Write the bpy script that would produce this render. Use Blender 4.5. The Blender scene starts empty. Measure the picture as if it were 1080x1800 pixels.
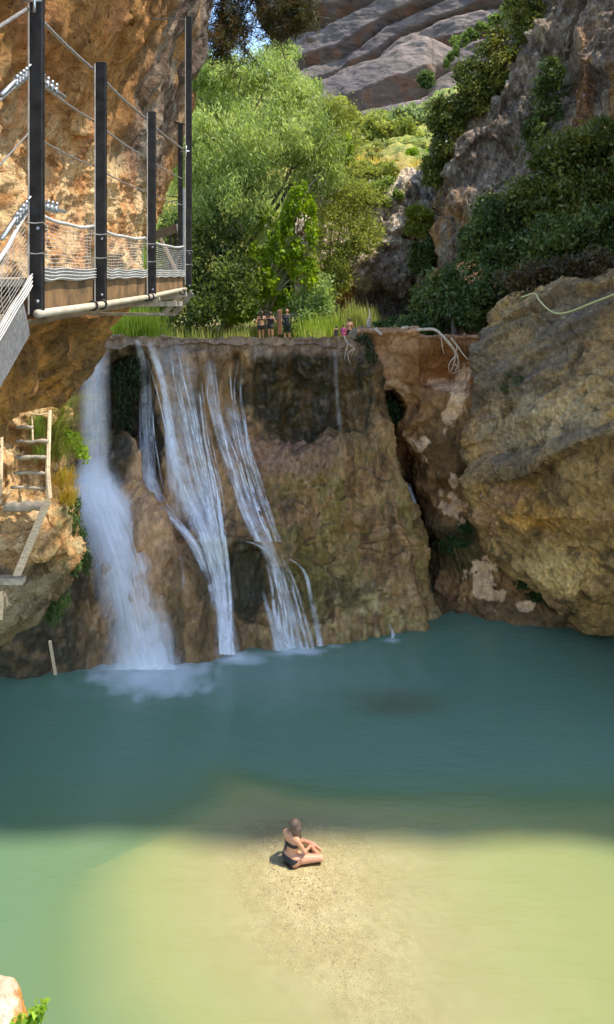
import bpy, math
import numpy as np
from mathutils import Vector

# ------------------------------------------------------------------ basics
SC = bpy.context.scene
COL = SC.collection
H = 10.95                      # eye height above the pool (m)
F = 1350.0                     # focal length, in photograph pixels
SUN_EL, SUN_AZ = math.radians(63), math.radians(10)
RNG = np.random.default_rng(7)


def P(px, py, Y):
    """a pixel of the photograph at distance Y -> world point"""
    return ((px - 540.0) * Y / F, Y, H - (py - 480.0) * Y / F)


def lin(r, g, b):
    c = np.array([r, g, b], float) / 255.0
    return np.where(c <= 0.04045, c / 12.92, ((c + 0.055) / 1.055) ** 2.4)


# ------------------------------------------------------------------ noise
_perm = np.random.default_rng(11).permutation(4096)
_grad = np.random.default_rng(12).normal(size=(4096, 3))
_grad /= np.linalg.norm(_grad, axis=1)[:, None]


def perlin(p):
    p = np.asarray(p, float)
    i = np.floor(p).astype(np.int64)
    f = p - i
    w = f * f * f * (f * (f * 6 - 15) + 10)
    out = np.zeros(len(p))
    for dx in (0, 1):
        for dy in (0, 1):
            for dz in (0, 1):
                h = _perm[(i[:, 0] + dx) & 4095]
                h = _perm[(h + i[:, 1] + dy) & 4095]
                h = _perm[(h + i[:, 2] + dz) & 4095]
                g = _grad[h]
                d = (f[:, 0] - dx) * g[:, 0] + (f[:, 1] - dy) * g[:, 1] + (f[:, 2] - dz) * g[:, 2]
                ww = (w[:, 0] if dx else 1 - w[:, 0]) * (w[:, 1] if dy else 1 - w[:, 1]) * (w[:, 2] if dz else 1 - w[:, 2])
                out += ww * d
    return out * 1.6


def fbm(p, s=1.0, o=4, gain=0.5, sx=(1, 1, 1), off=0.0):
    q = np.asarray(p, float) * s * np.array(sx) + off
    a, t = 1.0, np.zeros(len(q))
    for k in range(o):
        t += a * perlin(q + 17.3 * k)
        q = q * 2.03
        a *= gain
    return t


def ridged(p, s=1.0, o=4, gain=0.5, sx=(1, 1, 1), off=0.0):
    q = np.asarray(p, float) * s * np.array(sx) + off
    a, t = 1.0, np.zeros(len(q))
    for k in range(o):
        t += a * (1 - 2 * np.abs(perlin(q + 9.1 * k)))
        q = q * 2.1
        a *= gain
    return t


def facets(p, cell=1.0, tilt=0.3, sx=(1, 1, 1), seed=0):
    """broken planes: jittered cells, each with its own tilt and setback"""
    q = np.asarray(p, float) * np.array(sx) / cell
    q = q + 0.25 * np.stack([perlin(q * 1.3 + 3), perlin(q * 1.3 + 13), perlin(q * 1.3 + 23)], 1)
    b = np.floor(q).astype(np.int64); best = np.full(len(q), 9e9); d = np.zeros(len(q))
    for i in (-1, 0, 1):
        for j in (-1, 0, 1):
            for k in (-1, 0, 1):
                c = b + np.array((i, j, k))
                h = _perm[(_perm[(_perm[(c[:, 0] + seed) & 4095] + c[:, 1]) & 4095] + c[:, 2]) & 4095]
                s = c + 0.5 + 0.42 * _grad[h] * 1.3
                r = q - s; dd = (r * r).sum(1); m = dd < best
                val = (r * _grad[(h * 7 + 3) & 4095]).sum(1) * tilt + 0.22 * tilt * _grad[(h + 99) & 4095][:, 0]
                best = np.where(m, dd, best); d = np.where(m, val, d)
    return d * cell


def sst(a, b, x):
    t = np.clip((x - a) / (b - a), 0, 1)
    return t * t * (3 - 2 * t)


def mixm(a, b, m):
    m = np.asarray(m)[:, None]
    return a * (1 - m) + b * m


def ell(px, py, cx, cy, rx, ry, soft=0.5, n=0.0):
    """soft ellipse mask in relief coordinates"""
    d = np.sqrt(((px - cx) / rx) ** 2 + ((py - cy) / ry) ** 2) + n
    return 1 - sst(1 - soft, 1 + soft, d)


# ------------------------------------------------------------------ objects
def tag(o, label=None, cat=None, group=None, kind=None):
    if label: o['label'] = label
    if cat: o['category'] = cat
    if group: o['group'] = group
    if kind: o['kind'] = kind
    return o


def empty(name, loc, label, cat, group=None, rz=0):
    o = bpy.data.objects.new(name, None)
    o.empty_display_size = 0.2
    COL.objects.link(o)
    o.location = loc
    o.rotation_euler = (0, 0, rz)
    bpy.context.view_layer.update()
    return tag(o, label, cat, group)


def link(name, me, mat, parent=None, world=True):
    o = bpy.data.objects.new(name, me)
    COL.objects.link(o)
    if mat: me.materials.append(mat)
    if parent is not None:
        o.parent = parent
        if world:
            par, M = parent, None
            from mathutils import Matrix
            M = Matrix.Identity(4)
            chain = []
            while par is not None:
                chain.append(par); par = par.parent
            for q in reversed(chain):
                M = M @ q.matrix_parent_inverse @ q.matrix_basis
            o.matrix_parent_inverse = M.inverted()
    return o


def mesh_np(verts, quads, cols=None, smooth=True, uv=None, attrs=None):
    """fast quad mesh from numpy arrays"""
    me = bpy.data.meshes.new('m')
    verts = np.asarray(verts, np.float32); quads = np.asarray(quads, np.int32)
    k = quads.shape[1]
    me.vertices.add(len(verts)); me.vertices.foreach_set('co', verts.ravel())
    me.loops.add(quads.size); me.loops.foreach_set('vertex_index', quads.ravel())
    me.polygons.add(len(quads))
    me.polygons.foreach_set('loop_start', np.arange(0, quads.size, k, dtype=np.int32))
    me.update(calc_edges=True)
    if smooth: me.polygons.foreach_set('use_smooth', np.ones(len(quads), bool))
    if cols is not None:
        a = me.color_attributes.new('Col', 'FLOAT_COLOR', 'POINT')
        c4 = np.ones((len(verts), 4), np.float32); c4[:, :3] = np.clip(cols, 0, 1)
        a.data.foreach_set('color', c4.ravel())
    if attrs:
        for nm, v in attrs.items():
            a = me.attributes.new(nm, 'FLOAT', 'POINT')
            a.data.foreach_set('value', np.asarray(v, np.float32))
    if uv is not None:
        l = me.uv_layers.new(name='UVMap')
        l.data.foreach_set('uv', np.asarray(uv, np.float32)[quads.ravel()].ravel())
    me.validate()
    return me


class MB:
    def __init__(s):
        s.v, s.f = [], []

    def add(s, v, f):
        b = len(s.v)
        s.v += [tuple(x) for x in v]
        s.f += [tuple(b + i for i in q) for q in f]

    def box(s, c, size, ax=None):
        c = np.array(c, float); hs = np.array(size, float) / 2
        ax = np.eye(3) if ax is None else np.array(ax)
        v = [c + ax[0] * hs[0] * i + ax[1] * hs[1] * j + ax[2] * hs[2] * k for i in (-1, 1) for j in (-1, 1) for k in (-1, 1)]
        s.add(v, [(0, 1, 3, 2), (4, 6, 7, 5), (0, 4, 5, 1), (2, 3, 7, 6), (0, 2, 6, 4), (1, 5, 7, 3)])

    def bar(s, a, b, w, h, up=(0, 0, 1)):
        a = np.array(a, float); b = np.array(b, float); d = b - a; L = np.linalg.norm(d); d = d / L
        up = np.array(up, float); x = np.cross(d, up); x /= np.linalg.norm(x); z = np.cross(x, d)
        s.box((a + b) / 2, (w, L, h), (x, d, z))

    def tube(s, pts, r, n=6, cap=True):
        pts = np.array(pts, float)
        r = np.broadcast_to(np.array(r, float), (len(pts),))
        T = np.gradient(pts, axis=0); T /= np.linalg.norm(T, axis=1)[:, None] + 1e-12
        ref = np.array([0.31, 0.2, 0.93]);
        if abs(T[0] @ ref) > 0.9: ref = np.array([1.0, 0, 0.1])
        v = []
        for i in range(len(pts)):
            x = np.cross(T[i], ref); x /= np.linalg.norm(x); ref2 = np.cross(x, T[i])
            for k in range(n):
                a = 2 * math.pi * k / n
                v.append(pts[i] + r[i] * (math.cos(a) * x + math.sin(a) * ref2))
        f = []
        for i in range(len(pts) - 1):
            for k in range(n):
                f.append((i * n + k, i * n + (k + 1) % n, (i + 1) * n + (k + 1) % n, (i + 1) * n + k))
        if cap:
            f.append(tuple(range(n))[::-1]); f.append(tuple((len(pts) - 1) * n + k for k in range(n)))
        s.add(v, f)

    def ball(s, c, r, n=8, m=6):
        c = np.array(c, float); r = np.broadcast_to(np.array(r, float), (3,))
        v = [c + r * np.array((0, 0, 1))]
        for i in range(1, m):
            t = math.pi * i / m
            for k in range(n):
                a = 2 * math.pi * k / n
                v.append(c + r * np.array((math.sin(t) * math.cos(a), math.sin(t) * math.sin(a), math.cos(t))))
        v.append(c - r * np.array((0, 0, 1)))
        f = [(0, 1 + k, 1 + (k + 1) % n) for k in range(n)]
        for i in range(m - 2):
            for k in range(n):
                f.append((1 + i * n + k, 1 + (i + 1) * n + k, 1 + (i + 1) * n + (k + 1) % n, 1 + i * n + (k + 1) % n))
        e = len(v) - 1
        f += [(e, 1 + (m - 2) * n + (k + 1) % n, 1 + (m - 2) * n + k) for k in range(n)]
        s.add(v, f)

    def build(s, name, mat, parent=None, smooth=False, bevel=0):
        me = bpy.data.meshes.new(name)
        me.from_pydata(s.v, [], s.f); me.update()
        if smooth: me.polygons.foreach_set('use_smooth', np.ones(len(me.polygons), bool))
        o = link(name, me, mat, parent)
        if bevel:
            b = o.modifiers.new('bevel', 'BEVEL'); b.width = bevel; b.segments = 2; b.limit_method = 'ANGLE'
        return o


# ------------------------------------------------------------------ node helpers
def newmat(name):
    m = bpy.data.materials.new(name); m.use_nodes = True
    nt = m.node_tree; nt.nodes.clear()
    out = nt.nodes.new('ShaderNodeOutputMaterial')
    return m, nt, out


def N(nt, t, **kw):
    n = nt.nodes.new(t)
    for k, v in kw.items():
        if k in n.inputs: n.inputs[k].default_value = v
        else: setattr(n, k, v)
    return n


def L(nt, a, b): nt.links.new(a, b)


def math_n(nt, op, a, b=None):
    n = nt.nodes.new('ShaderNodeMath'); n.operation = op
    for i, x in enumerate((a, b)):
        if x is None: continue
        if isinstance(x, (int, float)): n.inputs[i].default_value = x
        else: nt.links.new(x, n.inputs[i])
    return n.outputs[0]


def maprange(nt, x, a, b, c, d):
    n = nt.nodes.new('ShaderNodeMapRange')
    nt.links.new(x, n.inputs[0])
    for i, v in enumerate((a, b, c, d)): n.inputs[i + 1].default_value = v
    return n.outputs[0]


def rock_mat(name, fine=6.0, bump=0.05, contrast=0.35, pits=0.5, stretch=(1, 1, 1), rough=0.85, spec=0.25, speck=None):
    """weathered stone: colour from the 'Col' attribute, broken up by fine grain, pits and cracks"""
    m, nt, out = newmat(name)
    bs = N(nt, 'ShaderNodeBsdfPrincipled', Roughness=rough); bs.inputs['Specular IOR Level'].default_value = spec
    at = N(nt, 'ShaderNodeAttribute', attribute_name='Col')
    tc = N(nt, 'ShaderNodeTexCoord'); mp = N(nt, 'ShaderNodeMapping'); mp.inputs['Scale'].default_value = stretch
    L(nt, tc.outputs['Object'], mp.inputs['Vector'])
    n1 = N(nt, 'ShaderNodeTexNoise', Scale=fine, Detail=8.0, Roughness=0.68); L(nt, mp.outputs[0], n1.inputs['Vector'])
    n2 = N(nt, 'ShaderNodeTexNoise', Scale=fine * 0.22, Detail=5.0, Roughness=0.6); L(nt, mp.outputs[0], n2.inputs['Vector'])
    vo = N(nt, 'ShaderNodeTexVoronoi', Scale=fine * 1.3); vo.feature = 'F1'
    wm = N(nt, 'ShaderNodeMixRGB', Fac=0.25); L(nt, mp.outputs[0], wm.inputs[1]); L(nt, n1.outputs['Color'], wm.inputs[2])
    L(nt, wm.outputs[0], vo.inputs['Vector'])
    v1 = maprange(nt, n1.outputs['Fac'], 0.3, 0.7, 1 - contrast, 1 + contrast)
    v2 = maprange(nt, n2.outputs['Fac'], 0.3, 0.7, 1 - contrast * 0.6, 1 + contrast * 0.6)
    v = math_n(nt, 'MULTIPLY', v1, v2)
    pit = maprange(nt, vo.outputs['Distance'], 0.0, 0.35, 1 - pits * 0.5, 1.0)
    v = math_n(nt, 'MULTIPLY', v, pit)
    # crisp pits and hairline cracks
    n4 = N(nt, 'ShaderNodeTexNoise', Scale=fine * 1.7, Detail=5.0, Roughness=0.75); L(nt, mp.outputs[0], n4.inputs['Vector'])
    v = math_n(nt, 'MULTIPLY', v, maprange(nt, n4.outputs['Fac'], 0.36, 0.43, 1 - pits * 0.75, 1.0))
    v = math_n(nt, 'MULTIPLY', v, maprange(nt, n4.outputs['Fac'], 0.57, 0.66, 1.0, 1 + contrast * 0.9))
    ve = N(nt, 'ShaderNodeTexVoronoi', Scale=fine * 0.22); ve.feature = 'DISTANCE_TO_EDGE'
    wm2 = N(nt, 'ShaderNodeMixRGB', Fac=0.12); L(nt, tc.outputs['Object'], wm2.inputs[1]); L(nt, n2.outputs['Color'], wm2.inputs[2])
    L(nt, wm2.outputs[0], ve.inputs['Vector'])
    ck = maprange(nt, ve.outputs['Distance'], 0.004, 0.028, 0.0, 1.0)
    ck = math_n(nt, 'MAXIMUM', ck, maprange(nt, n2.outputs['Fac'], 0.47, 0.56, 1.0, 0.35))
    v = math_n(nt, 'MULTIPLY', v, maprange(nt, ck, 0.0, 1.0, 0.5, 1.0))
    vm = N(nt, 'ShaderNodeVectorMath', operation='SCALE'); L(nt, at.outputs['Color'], vm.inputs[0]); L(nt, v, vm.inputs['Scale'])
    colr = vm.outputs[0]
    if speck is not None:      # pale lichen and mineral specks
        n3 = N(nt, 'ShaderNodeTexNoise', Scale=fine * 2.2, Detail=4.0, Roughness=0.7); L(nt, tc.outputs['Object'], n3.inputs['Vector'])
        mk = maprange(nt, n3.outputs['Fac'], speck[3], speck[3] + 0.06, 0.0, 0.75)
        mx = N(nt, 'ShaderNodeMixRGB'); L(nt, mk, mx.inputs[0]); L(nt, colr, mx.inputs[1]); mx.inputs[2].default_value = (*speck[:3], 1)
        colr = mx.outputs[0]
    L(nt, colr, bs.inputs['Base Color'])
    hgt = math_n(nt, 'ADD', n1.outputs['Fac'], math_n(nt, 'MULTIPLY', vo.outputs['Distance'], pits))
    bp = N(nt, 'ShaderNodeBump', Strength=1.0, Distance=bump); L(nt, hgt, bp.inputs['Height'])
    L(nt, bp.outputs[0], bs.inputs['Normal'])
    L(nt, bs.outputs[0], out.inputs[0])
    return m


def leaf_mat(name, trans=0.45, rough=0.5):
    m, nt, out = newmat(name)
    at = N(nt, 'ShaderNodeAttribute', attribute_name='Col')
    bs = N(nt, 'ShaderNodeBsdfPrincipled', Roughness=rough); bs.inputs['Specular IOR Level'].default_value = 0.3
    tr = N(nt, 'ShaderNodeBsdfTranslucent'); mx = N(nt, 'ShaderNodeMixShader', Fac=trans)
    L(nt, at.outputs['Color'], bs.inputs['Base Color'])
    vm = N(nt, 'ShaderNodeVectorMath', operation='MULTIPLY'); L(nt, at.outputs['Color'], vm.inputs[0]); vm.inputs[1].default_value = (1.5, 1.5, 0.85)
    L(nt, vm.outputs[0], tr.inputs['Color'])
    L(nt, bs.outputs[0], mx.inputs[1]); L(nt, tr.outputs[0], mx.inputs[2]); L(nt, mx.outputs[0], out.inputs[0])
    return m


def simple_mat(name, col, rough=0.6, metal=0.0, nscale=30.0, contrast=0.25, bump=0.0, spec=0.4, stretch=(1, 1, 1), col2=None):
    m, nt, out = newmat(name)
    bs = N(nt, 'ShaderNodeBsdfPrincipled', Roughness=rough, Metallic=metal); bs.inputs['Specular IOR Level'].default_value = spec
    tc = N(nt, 'ShaderNodeTexCoord'); mp = N(nt, 'ShaderNodeMapping'); mp.inputs['Scale'].default_value = stretch
    L(nt, tc.outputs['Object'], mp.inputs[0])
    n1 = N(nt, 'ShaderNodeTexNoise', Scale=nscale, Detail=6.0, Roughness=0.65); L(nt, mp.outputs[0], n1.inputs['Vector'])
    c2 = np.array(col2) if col2 is not None else np.array(col) * (1 - contrast)
    rp = N(nt, 'ShaderNodeValToRGB')
    rp.color_ramp.elements[0].position = 0.36; rp.color_ramp.elements[1].position = 0.64
    rp.color_ramp.elements[0].color = (*c2, 1); rp.color_ramp.elements[1].color = (*np.clip(np.array(col) * (1 + contrast * 0.4), 0, 1), 1)
    L(nt, n1.outputs['Fac'], rp.inputs[0]); L(nt, rp.outputs[0], bs.inputs['Base Color'])
    if bump:
        bp = N(nt, 'ShaderNodeBump', Distance=bump); L(nt, n1.outputs['Fac'], bp.inputs['Height']); L(nt, bp.outputs[0], bs.inputs['Normal'])
    L(nt, bs.outputs[0], out.inputs[0])
    return m


# ------------------------------------------------------------------ rock surfaces
def crom(ctrl, n, axis):
    """Catmull-Rom resampling along one axis"""
    c = np.moveaxis(ctrl, axis, 0)
    m = len(c)
    cp = np.concatenate([[2 * c[0] - c[1]], c, [2 * c[-1] - c[-2]]])
    t = np.linspace(0, m - 1 - 1e-9, n); i = t.astype(int); f = (t - i).reshape((-1,) + (1,) * (c.ndim - 1))
    p0, p1, p2, p3 = cp[i], cp[i + 1], cp[i + 2], cp[i + 3]
    r = 0.5 * (2 * p1 + (p2 - p0) * f + (2 * p0 - 5 * p1 + 4 * p2 - p3) * f ** 2 + (3 * p1 - p0 - 3 * p2 + p3) * f ** 3)
    return np.moveaxis(r, 0, axis)


def grid_quads(nv, nu):
    i = np.arange(nv - 1)[:, None] * nu + np.arange(nu - 1)[None, :]
    return np.stack([i, i + nu, i + nu + 1, i + 1], -1).reshape(-1, 4)


def normals(G):
    du = np.gradient(G, axis=1); dv = np.gradient(G, axis=0)
    n = np.cross(dv, du); n /= np.linalg.norm(n, axis=2)[:, :, None] + 1e-9
    return n


TONE = {'gorge_wall': (0.92, 0.84, 0.72), 'tufa_wall': (1.10, 1.02, 0.90), 'boulder': (1.52, 1.32, 0.96), 'weir': (1.06, 0.96, 0.72), 'inner_cliff': (1.3, 1.22, 1.1), 'mountain': (0.90, 0.90, 0.84), 'overhanging_cliff': (1.2, 1.2, 1.14), 'rock_bank': (1.2, 1.25, 1.3), 'corner_rock': (1, 1, 1), 'hillside': (1, 1, 1)}


def patch(name, ctrl, nu, nv, disp, color, mat, flip=False, pre=None, parent=None):
    ctrl = np.array(ctrl, float)
    G = crom(crom(ctrl, nv, 0), nu, 1)
    X, Y, Z = G[..., 0].ravel(), G[..., 1].ravel(), G[..., 2].ravel()
    px = 540 + F * X / np.maximum(Y, 0.3); py = 480 + F * (H - Z) / np.maximum(Y, 0.3)
    if pre is not None:
        G = pre(G, px.reshape(nv, nu), py.reshape(nv, nu))
    n = normals(G)
    if flip: n = -n
    pts = G.reshape(-1, 3); nn = n.reshape(-1, 3)
    d = disp(pts, px, py); d = d - d.mean()
    pts2 = pts + nn * d[:, None]
    c = color(pts2, px, py, nn, d) * np.array(TONE.get(name, (1.12, 1.0, 0.84)))
    q = grid_quads(nv, nu)
    if not flip: q = q[:, ::-1]
    me = mesh_np(pts2, q, c)
    o = link(name, me, mat, parent)
    o['_pts'] = 0; del o['_pts']
    return o, pts2, px, py


def rows(spec):
    return [[P(*p) for p in r] for r in spec]

# ------------------------------------------------------------------ camera, sky, sun
cam_d = bpy.data.cameras.new('camera'); cam = bpy.data.objects.new('camera', cam_d); COL.objects.link(cam)
cam.location = (0, 0, H); cam.rotation_euler = (math.pi / 2, 0, 0)
cam_d.sensor_fit = 'VERTICAL'; cam_d.sensor_height = 36; cam_d.lens = 27.0; cam_d.shift_y = -420 / 1800
cam_d.clip_start = 0.05; cam_d.clip_end = 4000
SC.camera = cam

w = bpy.data.worlds.new('World'); SC.world = w; w.use_nodes = True
nt = w.node_tree; nt.nodes.clear()
wo = N(nt, 'ShaderNodeOutputWorld'); bg = N(nt, 'ShaderNodeBackground', Strength=0.15)
sky = N(nt, 'ShaderNodeTexSky'); sky.sky_type = 'NISHITA'; sky.sun_disc = False
sky.sun_elevation = SUN_EL; sky.sun_rotation = math.pi / 2 + SUN_AZ
sky.altitude = 600; sky.air_density = 1.0; sky.dust_density = 0.6; sky.ozone_density = 1.2
L(nt, sky.outputs[0], bg.inputs[0]); L(nt, bg.outputs[0], wo.inputs[0])

S = Vector((math.cos(SUN_EL) * math.cos(SUN_AZ), -math.cos(SUN_EL) * math.sin(SUN_AZ), math.sin(SUN_EL)))
sd = bpy.data.lights.new('sun', 'SUN'); sd.energy = 2.2; sd.angle = math.radians(0.8); sd.color = (1.0, 0.94, 0.84)
so = bpy.data.objects.new('sun', sd); COL.objects.link(so); so.rotation_euler = S.to_track_quat('Z', 'Y').to_euler(); so.location = (20, 0, 40)

vs = SC.view_settings; vs.view_transform = 'Standard'; vs.look = 'None'; vs.gamma = 1.0; vs.use_curve_mapping = False; vs.exposure = 1.68
SC.cycles.max_bounces = 8; SC.cycles.diffuse_bounces = 5; SC.cycles.glossy_bounces = 3
SC.cycles.transmission_bounces = 4; SC.cycles.transparent_max_bounces = 24
SC.cycles.caustics_reflective = False; SC.cycles.caustics_refractive = False

# ------------------------------------------------------------------ stone palettes
M_dam = rock_mat('travertine', fine=6.0, bump=0.09, contrast=0.34, pits=0.5, stretch=(1, 1, 0.5), rough=0.45, spec=0.4, speck=(0.42, 0.36, 0.28, 0.66))
M_tufa = rock_mat('tufa', fine=4.0, bump=0.08, contrast=0.36, pits=0.5, rough=0.85)
M_bould = rock_mat('lichen_limestone', fine=6.0, bump=0.11, contrast=0.36, pits=0.6, speck=(0.45, 0.41, 0.31, 0.62))
M_cliff = rock_mat('ochre_limestone', fine=12.0, bump=0.05, contrast=0.30, pits=0.9)
M_far = rock_mat('grey_limestone', fine=3.2, bump=0.28, contrast=0.55, pits=0.8, stretch=(1, 1, 0.6), speck=(0.52, 0.49, 0.44, 0.60))
M_mount = rock_mat('conglomerate', fine=0.22, bump=1.2, contrast=0.32, pits=0.5, stretch=(0.5, 0.5, 1.3))
M_ground = rock_mat('earth', fine=3.0, bump=0.05, contrast=0.4, pits=0.4)


# ------------------------------------------------------------------ the weir
def wl(py): return F * H / (py - 480.0)


lip_x = np.array([-160, 60, 125, 195, 245, 300, 360, 440, 520, 590, 625, 648.])
bot_x = np.array([-160, 60, 150, 200, 255, 320, 390, 470, 550, 620, 735, 771.])
edge = lambda py: np.interp(py, [590, 660, 720, 780, 830, 870, 950, 1000, 1060, 1130], [648, 655, 668, 688, 702, 714, 738, 752, 768, 772])
spec = [
    (591, [24.8, 24.8, 24.8, 25.0, 25.2, 25.3, 25.5, 25.8, 26.0, 26.2, 26.3, 26.4]),
    (612, [24.6, 24.6, 24.6, 24.8, 25.0, 25.1, 25.3, 25.6, 25.8, 26.0, 26.1, 26.3]),
    (650, [24.8, 24.8, 25.5, 26.0, 25.5, 25.1, 25.3, 25.8, 26.0, 26.1, 26.1, 26.3]),
    (720, [24.2, 24.2, 25.7, 26.8, 25.7, 25.0, 25.1, 25.8, 26.1, 26.1, 26.0, 26.2]),
    (768, [23.2, 23.2, 25.5, 26.2, 25.4, 24.8, 24.9, 25.5, 26.0, 26.0, 25.7, 25.9]),
    (795, [22.6, 22.6, 24.8, 24.9, 25.1, 24.6, 24.7, 24.9, 25.0, 25.0, 25.2, 25.5]),
    (870, [21.8, 21.8, 24.0, 23.7, 24.1, 24.2, 24.3, 24.5, 24.5, 24.5, 24.6, 25.2]),
    (945, [21.0, 21.0, 23.2, 22.9, 22.8, 23.3, 23.2, 23.3, 23.9, 24.1, 24.2, 25.1]),
    (985, [20.9, 20.9, 22.8, 22.6, 22.4, 22.9, 23.4, 23.6, 23.6, 23.8, 24.0, 25.0]),
    (1060, [20.7, 20.7, 22.2, 22.1, 21.9, 22.3, 22.8, 23.1, 23.2, 23.3, 23.8, 25.0]),
]
ctrl = [[P(x, 584, 30.0) for x in lip_x] + [P(640, 600, 31)]]
for py, Ys in spec:
    t = np.clip((py - 591) / 540.0, 0, 1)
    xs = lip_x * (1 - t) + bot_x * t; xs[-1] = edge(py); xs[-2] = xs[-2] * 0.25 + (xs[-1] - 32) * 0.75
    r = [P(x, py, y) for x, y in zip(xs, Ys)]
    r.append(P(xs[-1] - 22, py, Ys[-1] + 3.5))
    ctrl.append(r)
wly = [1198, 1193, 1178, 1170, 1166, 1160, 1152, 1144, 1137, 1131, 1106, 1071]
r = [P(x, y, wl(y)) for x, y in zip(bot_x, wly)]; r.append(P(748, 1066, 27.5)); ctrl.append(r)
ctrl.append([(a[0], a[1] - 0.25, -1.6) for a in r])


def dam_d(p, px, py):
    s = sst(588, 640, py)
    d = fbm(p, 0.55, 4, sx=(1.5, 1.5, 0.5)) * 0.26 * (0.45 + 0.55 * s)
    d += ridged(p, 1.5, 3, sx=(1.3, 1.3, 0.45), off=4) * 0.09 * (0.3 + 0.7 * s)
    d += fbm(p, 3.2, 3, off=9) * 0.075
    blk = ell(px, py, 580, 930, 150, 170, 0.3)          # eroded courses of stone on the right
    cz = np.abs(perlin(p * np.array([1.6, 1.6, 3.4]) + 5))
    d -= blk * (1 - sst(0.0, 0.10, cz)) * 0.10
    lob = ell(px, py, 590, 880, 120, 140, 0.4)
    d += lob * ridged(p, 0.9, 2, sx=(1, 1, 0.35), off=31) * 0.13
    d -= ell(px, py, 432, 1010, 40, 75, 0.3) * 0.25
    d -= ell(px, py, 218, 700, 28, 70, 0.4) * 0.3
    d += ridged(p, 0.8, 2, sx=(1.0, 1.0, 0.14), off=51) * 0.28 * s
    but = np.abs(px - np.interp(py, [760, 800, 900, 1000, 1120], [212, 220, 248, 300, 338])) / np.interp(py, [760, 900, 1100], [16, 34, 44])
    d += np.exp(-but ** 2) * 0.75 * sst(760, 810, py)
    lip = np.abs(py - np.interp(px, [380, 440, 500, 560], [950, 950, 972, 1000])) / 10
    d += np.exp(-lip ** 2) * 0.28 * ell(px, py, 475, 965, 70, 55, 0.3)
    d += ell(px, py, 500, 1040, 35, 80, 0.6) * 0.2 + ell(px, py, 545, 640, 90, 34, 0.6) * 0.18
    d += ell(px, py, 600, 930, 160, 170, 0.5) * facets(p, 0.9, 0.22, (1, 1, 1.3), 5)
    d = np.where(py > 1060, d * (0.5 + 0.5 * sst(1200, 1060, py)), d)
    return d


def dam_c(p, px, py, n, d):
    nz = fbm(p, 0.8, 4, off=3); n2 = fbm(p, 2.6, 4, off=8); nv = fbm(p, 1.1, 4, sx=(1.6, 1.6, 0.22), off=14)
    c = mixm(lin(158, 126, 92), lin(130, 104, 74), sst(-0.4, 0.4, nz))
    c = mixm(c, lin(176, 142, 104), sst(0.0, 0.6, nv) * 0.6)
    c = mixm(c, lin(96, 76, 50), sst(0.05, 0.5, -nv) * 0.85)
    right = ell(px, py, 600, 960, 170, 190, 0.3)
    c = mixm(c, lin(122, 110, 60), right * sst(-0.1, 0.35, nv + 0.3 * n2) * 0.8)
    c = mixm(c, lin(156, 118, 86), right * sst(0.15, 0.5, n2 - 0.3 * nv) * 0.6)
    c = mixm(c, lin(178, 158, 118), ell(px, py, 640, 1080, 140, 60, 0.4) * sst(0.0, 0.5, n2))
    c = mixm(c, lin(150, 118, 104), ell(px, py, 500, 800, 90, 35, 0.5) * 0.8)
    c = mixm(c, lin(186, 148, 120), ell(px, py, 240, 900, 60, 150, 0.5) * 0.7)
    moss = np.clip(ell(px, py, 545, 685, 125, 98, 0.22, 0.25 * n2), 0, 1) * (1 - ell(px, py, 540, 598, 130, 22, 0.4))
    moss = np.maximum(moss, ell(px, py, 220, 690, 34, 95, 0.3, 0.2 * n2))
    moss = np.maximum(moss, ell(px, py, 268, 770, 26, 95, 0.3, 0.3 * n2))
    moss = np.maximum(moss, ell(px, py, 205, 815, 16, 50, 0.4))
    moss = np.maximum(moss, ell(px, py, 640, 690, 20, 90, 0.4, 0.3 * n2) * 0.8)
    moss = np.maximum(moss, ell(px, py, 345, 700, 14, 60, 0.4) * 0.5)
    c = mixm(c, mixm(lin(40, 37, 14), lin(78, 60, 28), sst(0.0, 0.6, nv)), moss * 0.95)
    c = mixm(c, lin(128, 112, 92), moss * sst(0.35, 0.6, n2) * 0.5)
    dk = ell(px, py, 432, 1015, 40, 78, 0.3, 0.3 * n2)
    dk = np.maximum(dk, ell(px, py, 365, 1010, 30, 70, 0.5, 0.4 * n2) * 0.7)
    dk = np.maximum(dk, ell(px, py, 600, 1040, 60, 22, 0.5, 0.5 * n2) * 0.6)
    c = mixm(c, lin(50, 52, 40), dk * 0.9)
    c = mixm(c, lin(96, 88, 44), ell(px, py, 530, 1010, 45, 70, 0.5, 0.4 * n2) * 0.7)
    c = mixm(c, lin(140, 124, 118), ell(px, py, 400, 604, 260, 18, 0.6, 0.3 * n2) * 0.75)
    low = sst(185, 120, px) * sst(900, 960, py)           # wet dark rock left of the falls
    c = mixm(c, mixm(lin(44, 42, 26), lin(120, 98, 76), sst(0.1, 0.55, n2) * sst(1030, 1120, py)), low * 0.9)
    c = mixm(c, lin(70, 62, 48), sst(1060, 1170, py + 30 * n2) * 0.35)
    return c


weir, DP, dpx, dpy = patch('weir', ctrl, 330, 330, dam_d, dam_c, M_dam)
tag(weir, 'tall travertine covered weir wall with waterfalls running over its mossy brown face', 'weir')

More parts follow.
